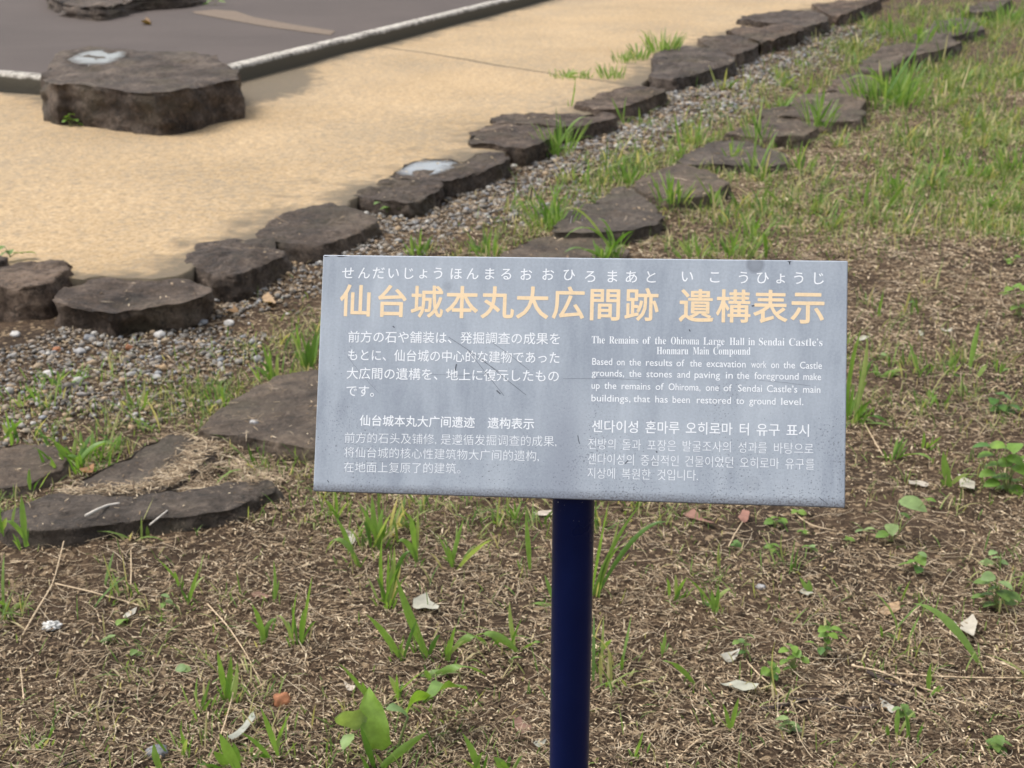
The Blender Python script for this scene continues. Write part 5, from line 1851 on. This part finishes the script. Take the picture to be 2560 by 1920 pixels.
weed('weed with one big pale round leaf on a stalk, right of the sign', 9, (1400, 265), [(1530, 50, M_LEAFPALE, 1.9), (1480, 110, M_LEAF, .9), (1645, 15, M_LEAFY, .8), (1400, 195, M_LEAFPALE, 1.3), (1340, 230, M_LEAFY, 1), (1260, 195, M_LEAFPALE, .9), (1200, 205, M_LEAFPALE, .8)], .030, M_LEAF)
weed('weed with folded upright leaves below the big pale round leaf', 9, (1550, 460), [(1580, 385, M_LEAFY, 1.5), (1520, 395, M_LEAFY, .9), (1480, 410), (1560, 440, M_LEAFD), (1590, 350, M_LEAFPALE, .8)], .026, M_LEAFY)
weed('three-leaved bright seedling under the sign\'s right corner', 9, (680, 180), [(645, 150), (720, 155), (690, 125), (735, 140)], .024, M_LEAFY)
weed('half-hidden bright seedling at the sign\'s lower edge', 9, (820, 110), [(800, 85), (850, 92)], .022, M_LEAFY)
weed('small notched seedling below the three-leaved one', 9, (660, 325), [(640, 300), (685, 295), (665, 315)], .020, M_LEAFY)
weed('pale seedling right of the notched one', 9, (900, 335), [(905, 300, M_LEAFPALE), (870, 300), (925, 320)], .018, M_LEAFY)
weed('lone seedling beside long straws in the right litter', 9, (1130, 280), [(1110, 258), (1150, 258), (1130, 248)], .018, M_LEAFY)
weed('tiny two-leaved seedling between its larger neighbours', 9, (850, 225), [(835, 205), (870, 212)], .017, M_LEAFY)
weed('dark blue-green seedling beside the pink curled leaf', 9, (435, 310), [(420, 290, M_LEAFD), (455, 290, M_LEAFD), (440, 270, M_LEAFD)], .017, M_LEAFD)
cl = [(760, 905), (800, 930), (735, 940), (820, 960), (780, 985), (740, 1010), (850, 980), (800, 1040), (870, 1000), (760, 1050)]
weed('clover clump in the middle of three on the right', 9, (790, 1080), cl, .021, M_LEAFY, group='clover clumps')
weed('clover clump at the upper right of three', 9, (985, 980), [(970, 810), (1010, 805), (1060, 810), (980, 845), (1040, 850), (1095, 850), (1000, 880), (890, 890), (970, 940, M_LEAFD), (1010, 930, M_LEAFD)], .021, M_LEAFY, group='clover clumps')
weed('smallest clover clump at the lower left of three', 9, (660, 1130), [(620, 1065), (660, 1025), (690, 1060), (650, 1080), (680, 1100, M_LEAFD)], .020, M_LEAFY, group='clover clumps')
weed('olive seedling cluster left of the clover', 9, (500, 990), [(470, 880), (530, 850), (510, 900), (440, 890), (480, 950, M_LEAFD)], .018, M_LEAF)
weed('grey-green weed with notched leaves at the bottom', 9, (770, 1450), [(725, 1360, M_LEAFPALE), (755, 1390, M_LEAFPALE), (715, 1410, M_LEAFPALE), (800, 1400), (770, 1430, M_LEAFPALE), (820, 1440)], .022, M_LEAFPALE)
weed('sage-green spreading weed at the right edge', 9, (2040, 690), [(1950, 520), (1980, 600), (2030, 560), (2090, 600), (2050, 640), (2120, 640), (1930, 610), (2000, 660), (2150, 610), (1990, 490, M_LEAFPALE), (2100, 540, M_LEAFPALE)], .032, M_LEAF)
weed('feathery pale weed above the sage-green one', 9, (2060, 430), [(1990, 400, M_LEAFPALE), (2040, 370, M_LEAFPALE), (2020, 340), (2090, 400, M_LEAFPALE), (1960, 410)], .024, M_LEAFPALE)
weed('small rosette in the lower right corner', 9, (2040, 1560), [(2010, 1500), (2060, 1490), (2040, 1530), (2100, 1510), (2070, 1560), (2000, 1540)], .022, M_LEAF)
weed('grey-leaved weed among twigs at the bottom right', 9, (1470, 1370), [(1430, 1300, M_LEAFPALE), (1480, 1290), (1510, 1330), (1455, 1330)], .020, M_LEAF)
weed('large bright weed cut off by the right edge', 10, (1590, 1620), [(1450, 1390), (1520, 1330), (1580, 1350), (1640, 1340), (1500, 1450), (1570, 1440), (1640, 1420), (1680, 1480), (1460, 1510), (1540, 1530), (1610, 1550), (1680, 1560), (1490, 1570), (1560, 1600), (1640, 1630), (1720, 1420), (1740, 1530), (1420, 1330, M_LEAFD)], .042, M_LEAFY)
weed('leafy sprig at the right edge high on the litter slope', 10, (1670, 500), [(1560, 345), (1600, 320), (1650, 300), (1690, 310), (1640, 440), (1660, 480), (1700, 430), (1590, 350), (1680, 350)], .036, M_LEAFY)
weed('small dark weed beside a dark hole near the right edge', 10, (1620, 160), [(1590, 130), (1630, 120), (1660, 110), (1610, 145)], .030, M_LEAFY)
weed('ragged weed with long stem on the right slope', 10, (1520, 1110), [(1540, 990), (1500, 1040), (1580, 1010), (1560, 1080), (1510, 1090), (1600, 1100), (1640, 1080)], .034, M_LEAFD)
weed('small three-leaved weed right of the sign\'s big lettering', 10, (985, 430), [(970, 405), (1000, 400), (990, 420)], .026, M_LEAFD)
weed('pale trefoil close to the sign by the English heading', 10, (780, 770), [(765, 745, M_LEAFPALE), (800, 740, M_LEAFPALE), (785, 760)], .022, M_LEAFPALE)
weed('two-leaved seedling in the left soil', 7, (1015, 690), [(1015, 605), (1040, 640), (1000, 660, M_LEAFY)], .020, M_LEAFPALE)
weed('round-leaved seedling left of the middle soil', 7, (680, 890), [(650, 870), (690, 850), (660, 895)], .022, M_LEAFPALE)
weed('bright seedling above the round-leaved one', 7, (750, 780), [(735, 765), (775, 755)], .020, M_LEAFY)
weed('dim seedling at the foot of a bent blade', 7, (840, 980), [(820, 950), (860, 960)], .018, M_LEAF)
weed('small seedling near the pink scrap in the lower left', 7, (1130, 1075), [(1110, 1050), (1145, 1055)], .020, M_LEAFPALE)
weed('broad pale-green leaf in the nook between two edging stones', 2, (430, 1330), [(510, 1300, M_LEAFPALE, 2.0), (400, 1280, M_LEAFY, 1.0), (350, 1250, M_LEAF, .8)], .045, M_LEAFPALE)
weed('little yellow-green fern at the foot of the large foundation stone', 1, (435, 775), [(400, 745), (440, 705), (465, 740), (430, 735), (490, 765), (410, 720)], .045, M_LEAFY, bz=Z_PAVE)
weed('small weeds on top of the stone tip at the left edge', 4, (60, 100), [(10, 50), (60, 75), (110, 85), (150, 90), (30, 85), (190, 100)], .040, M_LEAF, bz=.11)
weed('white-flecked weed at the foot of the rough boulder', 1, (1320, 30), [(1290, 10), (1330, -5, M_LEAFPALE), (1360, 10, M_LEAFPALE), (1260, 30, M_LEAFD), (1390, -10, M_LEAFPALE)], .07, M_LEAF, bz=Z_ASPH)

# ------------------------------------------------------------------ fallen leaves, loose stones, straws and twigs that stand out
M_DRYW = mat_leaf('bleached_leaf', (.40, .375, .32), .15, .18, 50, .7)
M_DRYG = mat_leaf('grey_leaf', (.36, .35, .31), .15, .2, 50, .7)
M_DRYP = mat_leaf('pink_leaf', (.25, .135, .105), .2, .2, 50, .7)
M_DRYB = mat_leaf('brown_leaf', (.22, .125, .06), .2, .3, 50, .7)
M_DRYT = mat_leaf('tan_leaf', (.33, .245, .15), .2, .25, 50, .7)
M_PAPER = mat_plain('white_scrap', (.55, .54, .51), .8, .2, .1, 60)


def dead_leaf(label, k, pts, mat, curl=.25, thick_lift=.006, group='fallen leaves', name='fallen_leaf', cat='fallen leaf', seed=0, bz=None):
    """outline in crop px, laid on the ground and crumpled"""
    c2 = np.mean(np.array(pts, float), 0)
    X, Y = px(k, *c2)
    C_ = g(X, Y, bz) if bz is not None else gp(X, Y)
    if bz is None:
        zz = surf(C_.x, C_.y)
        if zz > C_.z + .01: C_ = g(X, Y, zz)
    P = []
    for p in pts:
        q = g(*px(k, *p), C_.z)
        P.append((q.x, q.y, 0))
    P = resample(P, 40)
    P[:, 2] = 0
    c = P.mean(0)
    size = np.max(np.linalg.norm(P - c, axis=1))
    V, F = [c], []
    fr = (.3, .55, .8, 1.0)
    for f in fr: V += list(c + (P - c) * f)
    V = np.array(V)
    off = sum(map(ord, label)) * .37
    a0 = (off * 7) % 6.28
    for i, v in enumerate(V):
        d = (v - c) / size
        u_ = d[0] * math.cos(a0) + d[1] * math.sin(a0)
        V[i, 2] = C_.z + thick_lift + curl * size * (u_ * u_) + mnoise.noise(Vector((v[0] / size * 1.3 + off, v[1] / size * 1.3, 0))) * size * .16
    n = 40
    idx = 1 + np.arange(4 * n).reshape(4, n)
    a, b_ = idx[:-1], idx[1:]
    F = np.stack([a, b_, np.roll(b_, -1, 1), np.roll(a, -1, 1)], -1).reshape(-1, 4)
    F3 = np.stack([np.zeros(n, int), idx[0], np.roll(idx[0], -1)], -1)
    o = mesh_np(name, V, [F, F3], mat)
    centre(o)
    return tag(o, label, cat, group)


dead_leaf('bleached white leaf lying left of the post', 8, [(575, 660), (620, 635), (660, 620), (680, 665), (735, 700), (725, 725), (650, 715), (600, 720), (570, 700)], M_DRYW, .2, .012)
dead_leaf('white leaf scrap beside the big lobed weed leaves', 8, [(145, 1140), (190, 1165), (220, 1175), (215, 1200), (165, 1198)], M_DRYW, .2)
dead_leaf('pink torn leaf left of the post near the bottom', 8, [(1185, 1355), (1235, 1360), (1245, 1400), (1300, 1420), (1290, 1445), (1240, 1470), (1205, 1455), (1195, 1410)], M_DRYP, .15)
dead_leaf('grey chip of bark near the post at the bottom', 8, [(1310, 1525), (1340, 1500), (1395, 1495), (1380, 1530), (1345, 1555)], M_DRYG, .1)
dead_leaf('pale sliver of leaf right under the sign left of the post', 8, [(1310, 100), (1420, 85), (1430, 115), (1380, 122), (1320, 118)], M_DRYW, .1)
dead_leaf('grey curled leaf below the sign\'s lower left corner', 7, [(2115, 225), (2180, 235), (2185, 280), (2150, 320), (2095, 330), (2130, 270)], M_DRYG, .3)
dead_leaf('long pale leaf strip near the bottom left', 7, [(1400, 1520), (1470, 1450), (1560, 1370), (1575, 1400), (1500, 1480), (1430, 1540)], M_DRYG, .2, .012)
dead_leaf('pink sliver of leaf in the left soil', 7, [(1545, 605), (1590, 592), (1655, 620), (1640, 632), (1560, 620)], M_DRYP, .1)
dead_leaf('brown curled leaf on the left flat stone\'s edge', 4, [(490, 1440), (550, 1430), (585, 1425), (570, 1465), (530, 1480), (510, 1460)], M_DRYB, .45, .014)
dead_leaf('tan leaf with a bent tip in the gravel', 4, [(1610, 375), (1650, 350), (1700, 400), (1690, 440), (1640, 410)], M_DRYT, .2, .012)
dead_leaf('grey-white leaf on the left soil beside the straw', 7, [(755, 740), (800, 705), (845, 690), (830, 725), (775, 755)], M_DRYG, .2)
dead_leaf('long bleached leaf right of the post near the bottom', 9, [(340, 1175), (440, 1148), (580, 1180), (560, 1210), (490, 1215), (400, 1190)], M_DRYW, .15, .010)
dead_leaf('folded white leaf under the largest arching blade', 9, [(1820, 790), (1890, 765), (1920, 800), (1900, 880), (1850, 895), (1810, 870)], M_DRYW, .4, .010)
dead_leaf('thin grey leaf left of the folded white one', 9, [(1700, 770), (1790, 775), (1800, 800), (1740, 795)], M_DRYG, .1)
dead_leaf('pale broken leaf left of the arching blade\'s tip', 9, [(1310, 715), (1360, 670), (1440, 665), (1450, 700), (1390, 735), (1330, 730)], M_DRYT, .2)
dead_leaf('grey-white leaf near two short blades', 9, [(820, 590), (870, 565), (920, 600), (880, 615)], M_DRYW, .15)
dead_leaf('crumpled grey leaf left of the clover', 9, [(345, 990), (400, 960), (465, 955), (440, 1010), (380, 1025)], M_DRYG, .3)
dead_leaf('twisted pink leaf stalk below the sign', 9, [(120, 125), (180, 100), (220, 140), (310, 175), (290, 190), (200, 155), (140, 140)], M_DRYP, .2, .010)
dead_leaf('pale pink leaf right of the twisted stalk', 9, [(450, 150), (480, 105), (525, 120), (515, 165), (480, 190)], M_DRYP, .2, .012)
dead_leaf('bleached leaf with a curled end in the right litter', 10, [(950, 1575), (1010, 1570), (1085, 1595), (1070, 1615), (1000, 1598), (955, 1595)], M_DRYW, .2, .010)
dead_leaf('folded white leaf at the foot of the broad pale blade', 10, [(1270, 1560), (1310, 1575), (1380, 1590), (1375, 1640), (1330, 1655), (1285, 1620)], M_DRYW, .35, .012)
dead_leaf('small white leaf high in the right litter', 10, [(1018, 595), (1045, 590), (1050, 630), (1028, 638)], M_DRYW, .1)
dead_leaf('white scrap touching grass at the sign\'s right edge', 10, [(615, 650), (660, 625), (700, 630), (690, 650), (640, 662)], M_DRYW, .1)
dead_leaf('wavy pale leaf on the right slope', 10, [(1150, 580), (1190, 590), (1235, 578), (1230, 595), (1180, 600)], M_DRYW, .1)
dead_leaf('dark dead leaf on the asphalt near the boulder', 1, [(870, 150), (900, 128), (925, 140), (930, 152), (900, 156)], M_DRYB, .5, .01, bz=Z_ASPH)
dead_leaf('grey leaf scrap at the bottom right among twigs', 9, [(1320, 1250), (1370, 1265), (1430, 1320), (1400, 1340), (1340, 1300)], M_DRYG, .2)
dead_leaf('reddish leaf in the brown litter behind the blocky stone', 4, [(1380, 460), (1440, 430), (1470, 455), (1420, 480)], M_DRYB, .3, .012)


def loose_stone(label, k, c, wpx, hpx, mat, seed, group='loose pebbles', name='pebble', cat='pebble', bz=None):
    X, Y = px(k, *c)
    C_ = gp(X, Y)
    zz = surf(C_.x, C_.y)
    if zz > C_.z + .01: C_ = g(X, Y, zz)
    dist = (C_ - Vector((0, 0, CAM_H))).length
    r_ = wpx / CROPS[k][2] / FPX * dist * .5
    bV, bF = tri_pebbles(3)
    V = []
    for v in bV:
        p = Vector(v)
        d = 1 + mnoise.noise(p * 1.4 + Vector((seed, 0, 0))) * .35 + mnoise.noise(p * 4 + Vector((seed, 3, 0))) * .08
        q = p * d
        V.append((q.x * r_, q.y * r_ * .85, max(q.z, -.6) * r_ * hpx / wpx * .95))
    o = mesh_np(name, np.array(V), bF, mat)
    o.location = C_ + Vector((0, 0, r_ * hpx / wpx * .45))
    return tag(o, label, cat, group)


M_ORANGE = mat_plain('orange_stone', (.27, .115, .055), .8, .3, .35, 60, 0, .004)
M_GREYP = mat_plain('grey_pebble', (.15, .155, .165), .7, .3, .45, 120, 0, .003)
M_WHITEP = mat_plain('white_pebble', (.46, .44, .41), .6, .3, .12, 60, 0, .002)
M_LGREYP = mat_plain('light_grey_pebble', (.30, .29, .28), .7, .3, .2, 60, 0, .002)
loose_stone('orange-brown stone in the lower left soil', 7, (1735, 1262), 115, 92, M_ORANGE, 3)
loose_stone('speckled dark grey pebble at the bottom left', 7, (965, 1575), 125, 75, M_GREYP, 8)
loose_stone('round white pebble in front of the blocky edging stone', 4, (985, 592), 68, 50, M_WHITEP, 11)
loose_stone('white pebble lying in brown litter right of the blocky stone', 4, (1410, 525), 65, 52, M_WHITEP, 14)
loose_stone('small grey pebble resting on the smooth brown flat stone', 4, (1562, 1125), 55, 32, M_LGREYP, 17)
loose_stone('orange pebble in the gravel below the blocky stone', 4, (795, 675), 48, 48, M_ORANGE, 21)
loose_stone('tan-orange pebble in the gravel at the left', 4, (350, 685), 50, 42, M_ORANGE, 25)
loose_stone('flat white pebble at the gravel\'s lower edge', 4, (305, 825), 75, 35, M_WHITEP, 28)
loose_stone('pale pebble among grass below the gravel', 4, (955, 850), 75, 32, M_LGREYP, 31)
loose_stone('white oval pebble at the left end of the gravel', 4, (95, 590), 60, 40, M_WHITEP, 35)
loose_stone('dark grey pebble beside the blocky stone\'s foot', 4, (550, 610), 75, 42, M_GREYP, 38)
loose_stone('grey-blue pebble in the open gravel', 4, (490, 695), 70, 45, M_LGREYP, 42)
loose_stone('small grey pebble in the right litter near two short blades', 9, (595, 552), 62, 30, M_LGREYP, 45)


def white_scrap():
    C_ = gp(*px(7, 320, 805))
    V = []
    bV, bF = tri_pebbles(4)
    for v in bV:
        p = Vector(v)
        d = 1 + mnoise.fractal(p * 2.2, 1, 2, 4) * .75
        q = p * d
        V.append((q.x * .015 + C_.x, q.y * .010 + C_.y, max(q.z, -.4) * .010 + C_.z + .006))
    o = mesh_np('white_scrap', np.array(V), bF, M_PAPER)
    centre(o)
    tag(o, 'crumpled white scrap on the soil near the left edge', 'scrap')


white_scrap()
M_STRAW = mat_plain('pale_straw', (.52, .40, .26), .7, .3, .2, 40)
M_TWIG = mat_plain('dark_twig', (.055, .042, .036), .85, .2, .4, 60, 0, .002)
M_TWIGG = mat_plain('grey_twig', (.50, .46, .40), .8, .2, .2, 60)


def twig(label, k, pts, r0, r1, mat, name='straw', cat='straw', group='long dry straws', lift=.006, rough_=.08, bz=None):
    P = []
    for i, p in enumerate(pts):
        q = gp(*px(k, *p[:2]), lift + (p[2] if len(p) > 2 else 0))
        z = surf(q.x, q.y) + lift + (p[2] if len(p) > 2 else 0)
        if z > q.z + .008: q = g(*px(k, *p[:2]), z)
        P.append(q)
    o = stem_mesh(name, P, r0, r1, mat, None, None, rough_, len(label), 6)
    centre(o)
    return tag(o, label, cat, group)


twig('long slanting straw at the left edge of the soil', 7, [(140, 860), (230, 700), (330, 540), (400, 330, .02)], .0022, .0012, M_STRAW)
twig('straw running right from the top of the slanting one', 7, [(340, 540), (560, 590), (740, 640), (890, 685)], .0017, .0010, M_STRAW)
twig('long thin straw slanting down beside the orange stone', 7, [(1275, 665), (1400, 800), (1520, 980), (1620, 1190)], .0015, .0009, M_STRAW)
twig('bent straw crossing below the single curved blade', 7, [(1010, 820), (1150, 830), (1300, 800), (1450, 740)], .0016, .0010, M_STRAW)
twig('vertical straw in the left soil below the slab', 7, [(805, 550), (808, 440), (805, 330)], .0014, .0010, M_STRAW)
twig('slim straw standing in the lower left corner', 7, [(150, 1270), (140, 1170), (132, 1090, .01)], .0014, .0008, M_STRAW)
twig('leaning straw left of the forked tuft', 7, [(1290, 1620), (1380, 1420), (1470, 1150, .02)], .0018, .0010, M_STRAW)
twig('bare grey stick lying on the largest slab', 7, [(525, 110), (600, 70), (660, 45), (735, 32)], .0036, .0026, M_TWIGG, 'twig', 'twig', 'twigs', .018)
twig('thin stalk resting across the largest slab\'s edge', 7, [(920, 165), (1000, 100), (1080, 65), (1150, 50)], .0022, .0014, M_TWIGG, 'twig', 'twig', 'twigs', .012)
twig('dark knobbly twig in the soil at the bottom right', 9, [(600, 1310), (700, 1295), (770, 1275)], .0042, .0034, M_TWIG, 'twig', 'twig', 'twigs', .004, .2)
twig('thickest dark twig lying right of the knobbly one', 9, [(800, 1260), (860, 1255), (930, 1255), (1010, 1250)], .0050, .0040, M_TWIG, 'twig', 'twig', 'twigs', .004, .2)
twig('curved dark twig at the end of the thickest one', 9, [(1050, 1285), (1110, 1305), (1200, 1312), (1300, 1288)], .0038, .0042, M_TWIG, 'twig', 'twig', 'twigs', .004, .15)
twig('short dark twig under the long straws', 9, [(1245, 1085), (1320, 1120), (1400, 1165), (1430, 1170)], .0034, .0024, M_TWIG, 'twig', 'twig', 'twigs', .006, .15)
twig('dark twig in the lower left soil', 7, [(590, 1270), (680, 1262), (790, 1265)], .0030, .0020, M_TWIG, 'twig', 'twig', 'twigs', .004, .2)
twig('dark curved twig at the bottom edge on the left', 7, [(370, 1660), (440, 1640), (520, 1625)], .0036, .0026, M_TWIG, 'twig', 'twig', 'twigs', .004, .2)
twig('long straw reaching the right edge', 9, [(1400, 1092), (1650, 1112), (1950, 1122), (2260, 1120)], .0017, .0012, M_STRAW)
twig('long straw slanting under the slim bright shoot', 9, [(1150, 1045), (1330, 1080), (1500, 1155), (1700, 1220), (1900, 1300)], .0018, .0010, M_STRAW)
twig('double straw left of the clover', 9, [(515, 1030), (600, 1120), (720, 1220), (880, 1330)], .0018, .0010, M_STRAW)
twig('straw running down to the right edge', 9, [(1980, 990), (2100, 1040), (2260, 1110)], .0015, .0010, M_STRAW)
twig('straw under the sign\'s right corner', 9, [(780, 85), (850, 150), (930, 190), (1060, 215)], .0014, .0009, M_STRAW)
twig('short straw leaning under the pale pink leaf', 9, [(395, 315), (430, 240), (480, 180, .008)], .0018, .0010, M_STRAW)
twig('straw at the bottom left of the right-hand litter', 9, [(60, 1650), (140, 1560), (230, 1490), (330, 1440)], .0015, .0010, M_STRAW)
twig('straw standing out below the pale broken leaf', 9, [(1290, 870), (1420, 810), (1500, 740), (1580, 690, .008)], .0016, .0010, M_STRAW)
twig('curly pale stalk in front of the many-leaved grass', 8, [(780, 1195), (850, 1110), (885, 1010), (870, 950), (800, 920)], .0013, .0009, M_STRAW)
twig('straw hanging from the sign\'s right edge grass', 10, [(790, 1400), (720, 1280), (650, 1150), (580, 1020, .02)], .0017, .0010, M_STRAW)
